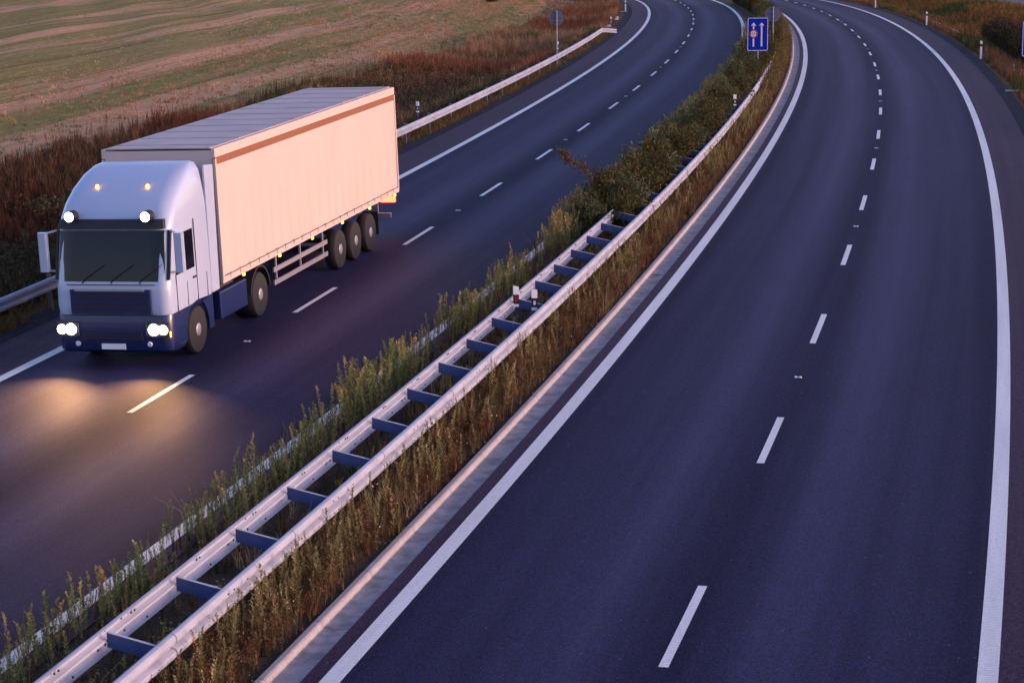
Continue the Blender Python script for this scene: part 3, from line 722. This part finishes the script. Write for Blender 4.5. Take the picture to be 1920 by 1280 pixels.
# between the rails
scatter('rail_gap_weeds', umb + leafy + stalks[:3], 1500, (17, 66), (-6.2, -5.62), RUST + OLIVE + GREEN, (.45, 1.0), dens=lambda s, o: .25 + .75 * (n2(s, o, .35, 5) > .45), label='small weeds and seed heads inside the ladder rail', cat='weeds')
scatter('hedge_foot_weeds', stalks + umb + leafy * 2, 3600, (63, 125), (-6.3, -5.68), OB * 3 + [(.12, .10, .04), (.15, .12, .06)], (.9, 1.6), dens=lambda s, o: np.clip((-o - 5.55) * 1.6, .25, 1) * (.2 + .8 * (n2(s, o, .33, 15) > .42)), label='dark weeds pushing up between the rails under the hedge', cat='weeds')
# left of left rail, over the white line
scatter('roadside_mugwort', stalks, 4800, (17, 130), (-7.9, -6.95), OLIVE, (.5, 1.3), srange_pow=1.1, label='row of upright olive weed stalks leaning over the white edge line', cat='weeds',
        dens=lambda s, o: np.clip(1.15 - np.abs(o + 7.45) * 1.1, .15, 1) * (.18 + .82 * (n2(s, o, .9, 2) > .45)), hfun=lambda s, o: .75 + .5 * n2(s, o, .45, 3))
scatter('roadside_dry_weeds', umb + redst, 2600, (17, 130), (-7.7, -6.4), [(.20, .11, .05), (.15, .075, .04), (.12, .09, .04)], (.45, 1.0), label='orange-brown branching weeds beside the left median rail', cat='weeds',
        dens=lambda s, o: .3 + .7 * (n2(s, o, .4, 9) > .5))

# ---- shrubs of the median hedge
def shrub_meshes(seed, hgt, wid, leaves, pal, branch=None):
    r_ = np.random.default_rng(seed); V = []; F = []; C = []; stems = MB(); tips = []
    for k in range(15):
        a = r_.uniform(0, 6.28); rad = wid * r_.uniform(.25, 1.0); H = hgt * r_.uniform(.55, 1.0) * (1 - .25 * (rad / wid) ** 2)
        p = [(0.04 * math.cos(a), .04 * math.sin(a), -.1), (rad * .35 * math.cos(a), rad * .35 * math.sin(a), H * .45), (rad * .8 * math.cos(a + .2), rad * .8 * math.sin(a + .2), H * .95)]
        stems.tube(p, [.018, .012, .005], 5, False); tips.append(p)
    if branch: p = [(0, 0, .5)] + branch; stems.tube(p, [.02] + [.012] * (len(branch) - 1) + [.004], 5, False); tips += [tuple(p)] * 3
    for k in range(leaves):
        p = tips[r_.integers(0, len(tips))]; t = r_.uniform(.25, 1.03) ** .8 * (len(p) - 1); i = min(int(t), len(p) - 2); f = t - i
        q = np.array(p[i]) * (1 - f) + np.array(p[i + 1]) * f; q = q + r_.normal(0, .085 + .03 * (r_.random() < .3), 3) * np.array([1, 1, .9])
        d = r_.normal(0, 1, 3); d /= np.linalg.norm(d); e = np.cross(d, r_.normal(0, 1, 3)); e /= np.linalg.norm(e) + 1e-6; L = r_.uniform(.022, .045)
        n = len(V); V += [q - d * L, q - e * L * .5, q + d * L, q + e * L * .5]; F.append((n, n + 1, n + 2, n + 3)); c = np.array(pal[r_.integers(0, len(pal))]) * r_.uniform(.6, 1.4)
        C += [c] * 4
    return np.array(V), np.array(F, np.int32), np.array(C), stems
def make_shrub(seed, hgt, wid, leaves, pal, branch=None):
    V, F, C, stems = shrub_meshes(seed, hgt, wid, leaves, pal, branch); t = empty('shrub')
    me = bpy.data.meshes.new('foliage'); me.from_pydata(V.tolist(), [], F.tolist())
    at = me.attributes.new('col', 'FLOAT_COLOR', 'POINT'); at.data.foreach_set('color', np.concatenate([np.clip(C, 0, 1), np.ones((len(C), 1))], 1).astype(np.float32).ravel())
    link('foliage', me, 'veg', t); stems.build('stem', M['bark'], t); return t
M['bark'] = mat('bark', (.05, .035, .025), .9, nscale=12, namt=.3)
OB = [(.050, .044, .010), (.035, .042, .010), (.075, .052, .011), (.022, .042, .009), (.085, .060, .015)]
GB = [(.07, .08, .035), (.09, .09, .045), (.045, .06, .022)]
sp = [make_shrub(20 + i, 1.35, .62, 3400, OB if i % 3 else GB) for i in range(5)]
used = [False] * 5
k = 0; s_ = 58.6
while s_ < 215:
    i = k % 5
    t = sp[i] if not used[i] else copy_tree(sp[i]); used[i] = True
    off = -6.52 + (.36 if k % 2 else -.28) + random.uniform(-.1, .1) + (.25 if s_ > 108 else 0)
    if k in (0,): off = -6.85
    x, y = xy(s_, off); t.location = (float(x), float(y), gfun(s_, off)); t.rotation_euler.z = random.uniform(0, 6.28)
    q = random.uniform(.78, 1.32) * (1.0 if s_ < 112 else 1.15); t.scale = (q * random.uniform(.9, 1.1), q * random.uniform(.9, 1.1), q)
    tag(t, 'dense olive-brown shrub in the hedge growing through the median between the carriageways', 'shrub', 'shrubs of the median hedge')
    s_ += random.uniform(.62, .85) if s_ < 120 else 1.2; k += 1
hero = make_shrub(77, 1.55, .55, 4200, [(.10, .06, .02), (.08, .055, .02), (.055, .06, .02), (.16, .08, .035)], [(-.35, -.1, 1.1), (-.75, -.15, 1.55), (-1.12, -.2, 1.72), (-1.3, -.2, 1.95)])
x, y = xy(62.3, -6.95); hero.location = (float(x), float(y), gfun(62.3, -6.95)); tag(hero, 'foremost reddish brown median shrub with one long bare branch sticking out left', 'shrub')
sb = make_shrub(91, .75, .35, 1300, [(.02, .03, .02), (.03, .04, .022), (.05, .05, .03)])
x, y = xy(24.3, -6.35); sb.location = (float(x), float(y), gfun(24, -6.3)); tag(sb, 'small dark leafy shrub growing over the nearest end of the left median rail', 'shrub')
# green-grey weeds in front of the hedge on the road side
scatter('hedge_edge_weeds', stalks, 3600, (56, 150), (-7.75, -6.9), GREYG, (.9, 1.75), label='tall grey-green weeds along the road side of the median hedge', cat='weeds', dens=lambda s, o: .35 + .65 * (n2(s, o, .35, 21) > .4))
scatter('far_median_weeds', stalks + umb, 4200, (100, 215), (-6.4, -4.75), [(.15, .12, .05), (.19, .13, .05), (.12, .085, .035)], (.8, 1.6), label='yellow-brown weeds filling the far median bend', cat='weeds')

# ---- left verge
tall = [p_grass(rp, 16, .75, .010, .35, .14) for _ in range(6)]; redt = [p_stalk(rp, 1.0, .9, .07) for _ in range(6)]
PALV = [(.18, .095, .045), (.22, .125, .065), (.30, .18, .105), (.12, .09, .035), (.15, .065, .033)]
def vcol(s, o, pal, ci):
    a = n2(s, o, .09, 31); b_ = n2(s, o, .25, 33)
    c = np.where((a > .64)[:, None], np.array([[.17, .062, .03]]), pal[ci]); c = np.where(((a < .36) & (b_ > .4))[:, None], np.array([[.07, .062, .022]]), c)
    c = np.where(((b_ > .7) & (a < .6))[:, None], np.array([[.26, .155, .085]]), c); return c * np.interp(s, [60, 78, 105], [.32, .48, 1.1])[:, None]  # last factor dims plants at the near end, a vignette painted into their colour
vw = lambda s: np.interp(s, [60, 80, 110, 150, 200, 260], [-30.5, -30.0, -27.6, -26.0, -23.8, -21.8])
def vd(s, o): return (o > vw(s) + 1.2 * (n2(s, o, .2, 41) - .5)).astype(float)
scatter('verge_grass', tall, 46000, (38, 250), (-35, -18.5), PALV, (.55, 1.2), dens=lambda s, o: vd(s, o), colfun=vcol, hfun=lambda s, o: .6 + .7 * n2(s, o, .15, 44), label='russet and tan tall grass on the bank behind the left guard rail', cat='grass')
scatter('verge_red_weeds', redt, 5000, (38, 240), (-35, -19.5), [(.15, .045, .024), (.11, .032, .020), (.19, .075, .038)], (.7, 1.35), dens=lambda s, o: vd(s, o) * (n2(s, o, .12, 51) > .52), label='dark red dock stalks standing in patches on the left bank', cat='weeds')
scatter('verge_dark_weeds', leafy, 9000, (38, 120), (-27, -18.6), [(.05, .05, .02), (.08, .06, .025), (.06, .035, .02)], (1.2, 2.6), dens=lambda s, o: (n2(s, o, .2, 57) > .45) * 1.0, label='dark leafy weeds in the ditch behind the left guard rail', cat='weeds')
scatter('rail_foot_grass', dryg + leafy[:2], 6500, (45, 165), (-18.5, -17.65), [(.20, .12, .03), (.14, .10, .03), (.10, .06, .025)], (.35, .8), dens=lambda s, o: .25 + .75 * (n2(s, o, .4, 61) > .45), label='low yellow-brown grass under the left guard rail', cat='grass')
# stubble and green tufts of the near field
stub = [p_grass(rp, 10, .17, .012, .5, .25) for _ in range(5)]
def fcol(s, o, pal, ci):
    g = (n2(s * .10, o * 1.3, .45, 71) > .60) & (n2(s, o, 1.4, 73) > .35)
    return np.where(g[:, None], np.array([[.15, .155, .058]]), pal[ci])
scatter('field_stubble', stub, 36000, (60, 260), (-75, -22), [(.36, .19, .10), (.40, .24, .15), (.30, .16, .08), (.36, .24, .16)], (.5, 1.1), dens=lambda s, o: (o < vw(s) + .8) * np.clip(1.1 - (-o - 25) / 26, .03, 1), colfun=fcol, label='short pinkish tan stubble on the field nearest the bank', cat='stubble')
# small bushes lying out in the field
for (fs_, fo, q, lab) in ((285, -75, 1.6, 'low dark green bush far out in the stubble field, upper left'), (232, -32, 1.3, 'brownish bush at the far field edge above the round sign'), (146, -62, .8, 'small dark bush at the left edge of the field')):
    t = copy_tree(sp[1]); x, y = xy(fs_, fo); t.location = (float(x), float(y), gfun(fs_, fo)); t.scale = (q * 2.2, q * 1.2, q * .55); tag(t, lab, 'bush', 'bushes out in the field')
# ---- right verge
PR = [(.20, .09, .025), (.26, .11, .03), (.14, .09, .02), (.10, .07, .02)]
def rcol(s, o, pal, ci):
    a = n2(s, o, .1, 81); c = np.where((a > .6)[:, None], np.array([[.06, .065, .018]]), pal[ci]); return np.where((o < 8)[:, None] & (a < .6)[:, None], np.array([[.13, .07, .035]]), c)
scatter('right_verge_grass', tall + dryg, 30000, (85, 250), (6.2, 18.8), PR, (.35, .85), colfun=rcol, dens=lambda s, o: np.where((o > 6.9) & (o < 9.2) & (s > 150), .25, 1.0), label='orange-brown rough grass on the right verge', cat='grass')
rs = [make_shrub(60 + i, 1.5, .9, 3800, [(.02, .017, .009), (.028, .024, .010), (.04, .026, .012)]) for i in range(3)]
ur = [False] * 3
for j, (s_, o_, q) in enumerate([(123, 8.7, .95), (127, 8.3, 1.0), (132, 8.1, 1.1), (137, 8.4, 1.15), (142, 8.6, 1.1), (147, 8.9, 1.0), (125, 9.8, 1.15), (131, 9.6, 1.25), (137, 9.9, 1.25), (143, 10.1, 1.2), (149, 9.9, 1.0), (119, 9.5, 1.0), (153, 9.3, .85), (135, 11.2, 1.2), (144, 11.5, 1.05), (117, 10.6, 1.05)]):
    i = j % 3; t = rs[i] if not ur[i] else copy_tree(rs[i]); ur[i] = True
    x, y = xy(s_, o_); t.location = (float(x), float(y), gfun(s_, o_) - .05); t.rotation_euler.z = j * 1.7; t.scale = (q * 1.25, q * 1.25, q * 1.35)
    tag(t, 'dark brown shrub in the thicket on the right bank beside the cut-off blue sign', 'shrub', 'dark shrubs on the right bank')

# ------------------------------------------------------------------ the truck
SF = 43.3; LX = LOFF - 1.84
x, y = xy(SF, LX); TK = empty('truck', (float(x), float(y), float(zLw(SF, LX)) + .004), 0)
xe, ye = xy(SF + 16, LX); TK.rotation_euler = (0, 0, 0)
d = Vector((float(xe - x), float(ye - y), float(zLw(SF + 16, LX) - zLw(SF, LX))))
yaw = -math.atan2(d.x, d.y); pit = math.atan2(d.z, math.hypot(d.x, d.y)); TK.rotation_euler = (pit, math.atan(-EL), yaw)
tag(TK, 'white articulated truck with lit headlamps, pale curtain trailer and blue skirts in the left lane', 'truck')
HW = 1.25
# cab shell: loft of cross-sections along y (front to back) given as (y, halfwidth, zlow, ztop, corner)
def loft(secs, n_c=5):
    V = []; F = []; N = None
    for yy, hw, z0, z1, c in secs:
        ring = []
        for cx, cz, a0 in ((hw - c, z1 - c, 0), (-hw + c, z1 - c, 90), (-hw + c * .4, z0 + c * .4, 180), (hw - c * .4, z0 + c * .4, 270)):
            rr_ = c if a0 < 180 else c * .4
            for k in range(n_c + 1): a = R(a0 + 90 * k / n_c); ring.append((cx + rr_ * math.cos(a), yy, cz + rr_ * math.sin(a)))
        N = len(ring); V += ring
    for i in range(len(secs) - 1): F += [(i * N + k, i * N + (k + 1) % N, (i + 1) * N + (k + 1) % N, (i + 1) * N + k) for k in range(N)]
    F += [tuple(range(N)), tuple(range((len(secs) - 1) * N, len(secs) * N))]
    b = MB(); b.add(V, F); return b
# upper cab (above the wheel arch) tapering forward over the windscreen and roof
# profile rows: horizontal slices instead, so that the windscreen rake reads
def slices(rows, n_c=6):
    V = []; F = []; N = None
    for z, yf, yb, hw, c in rows:
        ring = []
        for cx, cy, a0, r_ in ((hw - c, yf + c, 270, c), (hw - .03, yb - .03, 0, .03), (-hw + .03, yb - .03, 90, .03), (-hw + c, yf + c, 180, c)):
            for k in range(n_c + 1): a = R(a0 + 90 * k / n_c); ring.append((cx + r_ * math.cos(a), cy + r_ * math.sin(a), z))
        N = len(ring); V += ring
    for i in range(len(rows) - 1): F += [(i * N + k, i * N + (k + 1) % N, (i + 1) * N + (k + 1) % N, (i + 1) * N + k) for k in range(N)]
    F += [tuple(reversed(range(N))), tuple(range((len(rows) - 1) * N, len(rows) * N))]
    b = MB(); b.add(V, F); return b
YB = 2.30
slices([(1.08, .03, YB, 1.235, .22), (1.25, .0, YB, 1.245, .22), (1.62, .02, YB, 1.245, .22), (1.72, .045, YB, 1.24, .22), (2.2, .13, YB, 1.235, .24), (2.78, .27, YB, 1.225, .26), (3.0, .36, YB, 1.22, .28), (3.25, .56, YB, 1.20, .30), (3.5, .90, YB, 1.17, .32), (3.72, 1.35, YB, 1.13, .32), (3.86, 1.8, YB, 1.05, .25), (3.90, 2.0, YB, .95, .2)]).build('cab', 'cabwhite', TK, smooth=True)
# lower cab: bumper and door foot around the wheel arch
def arch(c, r, y0, y1, z0, z1, n=10):
    pts = [(y0, z1), (y0, z0), (c - r, z0)]
    a0 = math.asin(max(-1, min(1, (z0 - .5) / r))); a_s = math.pi - a0
    pts = [(y0, z1), (y0, z0)] + [(c + r * math.cos(a_s + (a0 - a_s) * k / n), .5 + r * math.sin(a_s + (a0 - a_s) * k / n)) for k in range(n + 1)] + [(y1, z0), (y1, z1)]
    return pts
for sx in (-1, 1):
    b = MB(); b.prism(arch(1.42, .62, .20, YB, .38, 1.075), sx * 1.24 - (.05 if sx > 0 else -.0), sx * 1.24 + (.0 if sx > 0 else .05), 'x'); b.build('door_foot', 'cabblue', TK)
b = slices([(.30, .10, .75, 1.20, .2), (.36, .0, .75, 1.245, .22), (.55, -.04, .75, 1.25, .22), (.92, -.04, .75, 1.25, .22), (1.075, -.0, .75, 1.24, .22)]); b.build('bumper', 'cabblue', TK, smooth=True)
b = MB(); b.box((0, -.03, 1.36), (1.75, .05, .50), bev=.015); b.build('grille', 'cabblue', TK)
for i in range(4):
    b = MB(); b.box((0, -.062, 1.20 + i * .11), (1.6, .02, .035)); b.build('grille_bar', 'chassis', TK)
# windscreen: bent panel lying on the raked front
def wrap(rows, proud=.014, n=14, c=.24):
    """rows of (z, half width, y of the cab front) - a panel following the cab front, proud of it"""
    V = []; F = []
    for z, hw, yf in rows:
        for k in range(n + 1):
            xx = (-1 + 2 * k / n) * hw; dy = 0 if abs(xx) < 1.23 - c else (c - math.sqrt(max(c * c - (abs(xx) - (1.23 - c)) ** 2, 0)))
            for pr in (proud, -.03): V.append((xx, yf + dy - pr, z))
    m = 2 * (n + 1)
    for r_ in range(len(rows) - 1):
        for k in range(n):
            a = 2 * k + r_ * m; F += [(a, a + 2, m + a + 2, m + a), (a + 1, m + a + 1, m + a + 3, a + 3)]
        F += [(r_ * m, r_ * m + m, r_ * m + m + 1, r_ * m + 1), (r_ * m + 2 * n, r_ * m + 2 * n + 1, r_ * m + m + 2 * n + 1, r_ * m + m + 2 * n)]
    for a0 in (0, (len(rows) - 1) * m): F += [(a0 + 2 * k, a0 + 2 * k + 1, a0 + 2 * k + 3, a0 + 2 * k + 2) for k in range(n)]
    b = MB(); b.add(V, F); return b
wrap([(1.76, 1.15, .055), (2.2, 1.14, .13), (2.76, 1.12, .265)]).build('windscreen', 'glass', TK, smooth=True)
wrap([(2.80, 1.14, .26), (2.98, 1.12, .33)], .10).build('sun_visor', 'chassis', TK, smooth=True)
for sx in (-1, 1):
    b = MB(); b.lathe([(-.060, .098), (-.060, .112), (.16, .112), (.2, .06)], (sx * .82, .16, 3.06), 'y', 24); rl_ = b.build('roof_light', 'chassis', TK, smooth=True)
    b = MB(); b.lathe([(-.066, .096), (-.0605, .096)], (sx * .82, .16, 3.06), 'y', 24); b.build('lens', 'lamp', rl_)
    b = MB(); b.prism([(.42, 1.82), (1.42, 1.82), (1.42, 2.62), (.66, 2.62)], sx * 1.238, sx * 1.250, 'x'); b.build('side_window', 'glass', TK)
    b = MB(); b.box((sx * 1.245, 1.52, 1.95), (.014, .02, 1.7)); b.box((sx * 1.248, .42, 1.45), (.014, .02, .75)); b.build('door_seam', 'chassis', TK)
    b = MB(); b.box((sx * 1.262, 1.36, 1.62), (.03, .16, .04), bev=.01); b.build('door_handle', 'chassis', TK)
    m_ = MB(); m_.tube([(sx * 1.23, .34, 2.75), (sx * 1.45, .20, 2.7)], .02, 6); m_.tube([(sx * 1.23, .36, 1.9), (sx * 1.45, .20, 1.95)], .02, 6)
    m_.box((sx * 1.47, .18, 2.33), (.20, .12, .80), bev=.03); m_.build('mirror', 'cabwhite', TK)
    # head lamp unit: lens, ring and indicator
    b = MB(); b.box((sx * .98, -.05, .80), (.50, .05, .30), bev=.02); h = b.build('headlight', 'chassis', TK)
    b = MB(); b.lathe([(-.035, .085), (-.02, .115), (.02, .12)], (sx * .90, -.075, .80), 'y', 20); b.lathe([(-.03, .075), (-.02, .095), (.02, .10)], (sx * 1.10, -.07, .80), 'y', 20); b.build('lens', 'lamp', h, smooth=True)
    b = MB(); b.box((sx * 1.20, -.02, .70), (.07, .09, .10), bev=.02); b.build('indicator', 'amber', h)
    b = MB(); b.prism([(YB, 1.10), (2.72, 1.10), (2.80, 3.75), (YB, 3.80)], sx * 1.20, sx * 1.245, 'x'); b.build('side_deflector', 'cabwhite', TK, bevel=.01)
    b = MB()
    for zz in (.42, .72, 1.0): b.box((sx * 1.20, .56, zz), (.10, .34, .03))
    b.build('step', 'chassis', TK)
    b = MB(); b.prism([(2.75, .42), (4.35, .42), (4.35, 1.02), (2.75, 1.02)], sx * 1.05, sx * 1.23, 'x'); b.build('side_skirt', 'cabblue', TK, bevel=.03)
b = MB(); b.box((0, -.062, .45), (.52, .02, .115)); b.build('number_plate', 'white', TK)
for sx in (-.62, 0, .62):
    b = MB(); b.tube([(sx, .035, 1.72), (sx + .05, .02, 1.80), (sx + .50, .075, 2.10)], [.012, .010, .006], 6); b.build('wiper', 'chassis', TK)
for z_ in (1.085, 1.70):
    b = MB(); b.box((0, .004 if z_ > 1.5 else -.012, z_), (1.9, .03, .012)); b.build('panel_gap', 'chassis', TK)
T0, T1 = 2.86, 16.25
for sx in (-1, 1):
    b = MB(); b.lathe([(-.55, .02), (-.54, .30), (.54, .30), (.55, .02)], (sx * .92, 3.55, .73), 'y', 20); b.build('fuel_tank', 'rim', TK, smooth=True)
    b = MB(); b.box((sx * 1.0, 14.35, .62), (.45, .02, .62)); b.build('mud_flap', 'chassis', TK)
    for yy in (.98, 2.05): 
        b = MB(); b.box((sx * 1.247, yy, 1.35), (.012, .014, .50)); b.build('panel_gap', 'chassis', TK)
for i in (-1, 1):
    b = MB(); b.lathe([(-.02, .02), (.03, .035)], (i * .55, .93, 3.56), 'y', 10); b.build('roof_marker', 'amber', TK)
b = MB(); b.box((0, 5.0, .92), (.9, 7.0, .18)); b.build('tractor_frame', 'chassis', TK)
def wheel(y_, dual=False):
    for sx in (-1, 1):
        e = MB(); wd = .30 if not dual else .56
        xo = sx * 1.24
        prof = [(0, .36), (.012, .47), (.05, .50), (wd - .05, .50), (wd - .01, .47), (wd, .30)]
        e.lathe([(-sx * t, r) for t, r in prof], (xo, y_, .50), 'x', 32); o = e.build('wheel', 'rubber', TK, smooth=True)
        rm = MB(); rm.lathe([(-sx * -.012, .10), (sx * .012 * -1, .16), (-sx * .07, .20), (-sx * .09, .27), (-sx * .01, .345), (-sx * .012, .355), (-sx * .05, .355)], (xo, y_, .50), 'x', 28); rm.build('rim', 'rim', o, smooth=True)
        hb = MB()
        for k_ in range(10):
            a_ = 2 * math.pi * k_ / 10; hb.lathe([(0, .018), (sx * .03, .014)], (xo - sx * .045, y_ + .15 * math.cos(a_), .5 + .15 * math.sin(a_)), 'x', 6); 
        for k_ in range(8):
            a_ = 2 * math.pi * (k_ + .5) / 8; hb.lathe([(0, .030), (sx * .006, .030)], (xo - sx * .082, y_ + .235 * math.cos(a_), .5 + .235 * math.sin(a_)), 'x', 10)
        hb.build('hub_holes', 'chassis', o)
wheel(1.42); wheel(5.15, True); wheel(11.0); wheel(12.3); wheel(13.6)
for sx in (-1, 1):
    b = MB(); b.prism([(5.15 + .66 * math.cos(a), .5 + .66 * math.sin(a)) for a in np.linspace(.15, math.pi - .15, 12)] + [(5.15 + .62 * math.cos(a), .5 + .62 * math.sin(a)) for a in np.linspace(math.pi - .15, .15, 12)], sx * .68, sx * 1.25, 'x'); b.build('mudguard', 'chassis', TK)
# trailer: curtain-side box
T0, T1, ZB, ZT = 2.86, 16.25, 1.18, 4.06
b = MB(); b.box((0, (T0 + T1) / 2, (ZB + ZT) / 2), (2.42, T1 - T0 - .02, ZT - ZB - .06)); b.build('load_box', 'cream', TK)
for sx in (-1, 1):
    V = []; F = []; ny, nz = 220, 14
    for i in range(ny + 1):
        yy = T0 + .06 + (T1 - T0 - .12) * i / ny
        for j in range(nz + 1):
            t = j / nz; zz = 1.34 + (3.72 - 1.34) * t
            w_ = .016 * math.sin(yy * 9.7 + 1.4 * math.sin(yy * 1.1)) * (1 - t) ** 1.2 + .014 * math.sin(yy * 3.1 + t * 2 + math.sin(yy * .7)) * math.sin(math.pi * t) + .004 * math.sin(yy * 21 + t * 3) * (1 - t)
            V.append((sx * (1.268 + w_), yy, zz))
    F = [(i * (nz + 1) + j, (i + 1) * (nz + 1) + j, (i + 1) * (nz + 1) + j + 1, i * (nz + 1) + j + 1) for i in range(ny) for j in range(nz)]
    bb = MB(); bb.add(V, F); cu = bb.build('curtain', 'curtain', TK, smooth=True)
    b = MB(); b.box((sx * 1.245, (T0 + T1) / 2, 3.80), (.07, T1 - T0, .13), bev=.0); b.build('top_rail', 'copper', TK)
    b = MB(); b.box((sx * 1.245, (T0 + T1) / 2, 3.97), (.075, T1 - T0, .19), bev=.0); b.build('roof_edge', 'cream', TK)
    b = MB(); b.box((sx * 1.255, (T0 + T1) / 2, 1.25), (.05, T1 - T0, .13)); b.build('side_rail', 'cream', TK)
    b = MB()
    for i in range(22):
        b = MB(); b.box((sx * 1.282, T0 + .45 + i * .59, 1.30), (.02, .03, .12)); b.build('buckle', 'rim', TK)
    for yy in (T0 + .03, T1 - .03):
        b = MB(); b.box((sx * 1.26, yy, 2.55), (.06, .07, 2.6)); b.build('corner_post', 'cream', TK)
    for i in range(6):
        b = MB(); b.box((sx * 1.272, 4.1 + i * 2.35, 1.15), (.03, .10, .045), bev=.008); b.build('side_marker', 'amber', TK)
    b = MB()
    for zz in (.56, .86): b.box((sx * 1.20, 8.1, zz), (.035, 3.9, .11))
    for yy in (6.4, 8.1, 9.8): b.box((sx * 1.17, yy, .86), (.04, .06, .7))
    b.build('side_guard', 'rim', TK)
    b = MB(); b.box((sx * .95, T1 - .01, .98), (.42, .06, .16)); b.build('tail_light', 'redlamp', TK)
    b = MB(); b.tube([(sx * .75, 5.95, 1.1), (sx * .75, 5.95, .28)], .06, 8); b.box((sx * .75, 5.95, .27), (.25, .25, .03)); b.build('landing_leg', 'chassis', TK)
b = MB(); b.box((0, (T0 + T1) / 2, 4.075), (2.36, T1 - T0 - .04, .02))
for i in range(11): b.box((0, T0 + .6 + i * 1.23, 4.092), (2.34, .05, .012))
b.build('roof_sheet', 'roofgrey', TK)
b = MB()
for sx in (-1, 1): b.box((sx * .45, 10.2, 1.0), (.12, 11.8, .30))
for yy in (11.0, 12.3, 13.6): b.tube([(-.95, yy, .5), (.95, yy, .5)], .07, 8)
b.build('trailer_frame', 'chassis', TK)
b = MB(); b.box((0, T1 - .3, .58), (2.2, .08, .12)); b.box((-.7, T1 - .3, .85), (.08, .06, .45)); b.box((.7, T1 - .3, .85), (.08, .06, .45)); b.build('rear_bumper', 'rim', TK)
b = MB()
for sx in (-1, 1): b.box((sx * .60, T1 + .012, 2.6), (1.17, .03, 2.7), bev=.01)
b.build('rear_door', 'cream', TK)
# headlamp beams
for sx in (-1, 1):
    l = bpy.data.lights.new('headlight_beam', 'AREA'); l.shape = 'DISK'; l.size = .24; l.energy = 26; l.spread = R(96); l.color = (1.0, .50, .20)
    o = bpy.data.objects.new('headlight_beam', l); COL.objects.link(o); o.parent = TK; o.location = (sx * .98, -.14, .82)
    o.rotation_euler = Vector((-0.04, 1, .0)).to_track_quat('Z', 'Y').to_euler()
# lower grille, fog lamps, corner trims and number plate holder on the bumper
b = MB(); b.box((0, -.052, .66), (1.30, .03, .16), bev=.01); b.build('lower_grille', 'chassis', TK)
for i in range(3):
    b = MB(); b.box((0, -.070, .61 + i * .05), (1.26, .012, .014)); b.build('grille_bar', 'cabblue', TK)
b = MB(); b.box((0, -.066, 1.60), (1.50, .03, .035)); b.build('trim_bar', 'rim', TK)
for sx in (-1, 1):
    b = MB(); b.lathe([(-.07, .045), (-.05, .055), (-.03, .055)], (sx * .78, 0, .50), 'y', 16); b.build('fog_lamp', 'whiterefl', TK, smooth=True)
    b = MB(); b.box((sx * .74, -.055, .80), (.012, .03, .24)); b.build('headlight_trim', 'rim', TK)
    b = MB(); b.prism([(.10, 1.78), (.16, 1.78), (.42, 2.76), (.34, 2.76)], sx * 1.180, sx * 1.236, 'x'); b.build('pillar_trim', 'chassis', TK)
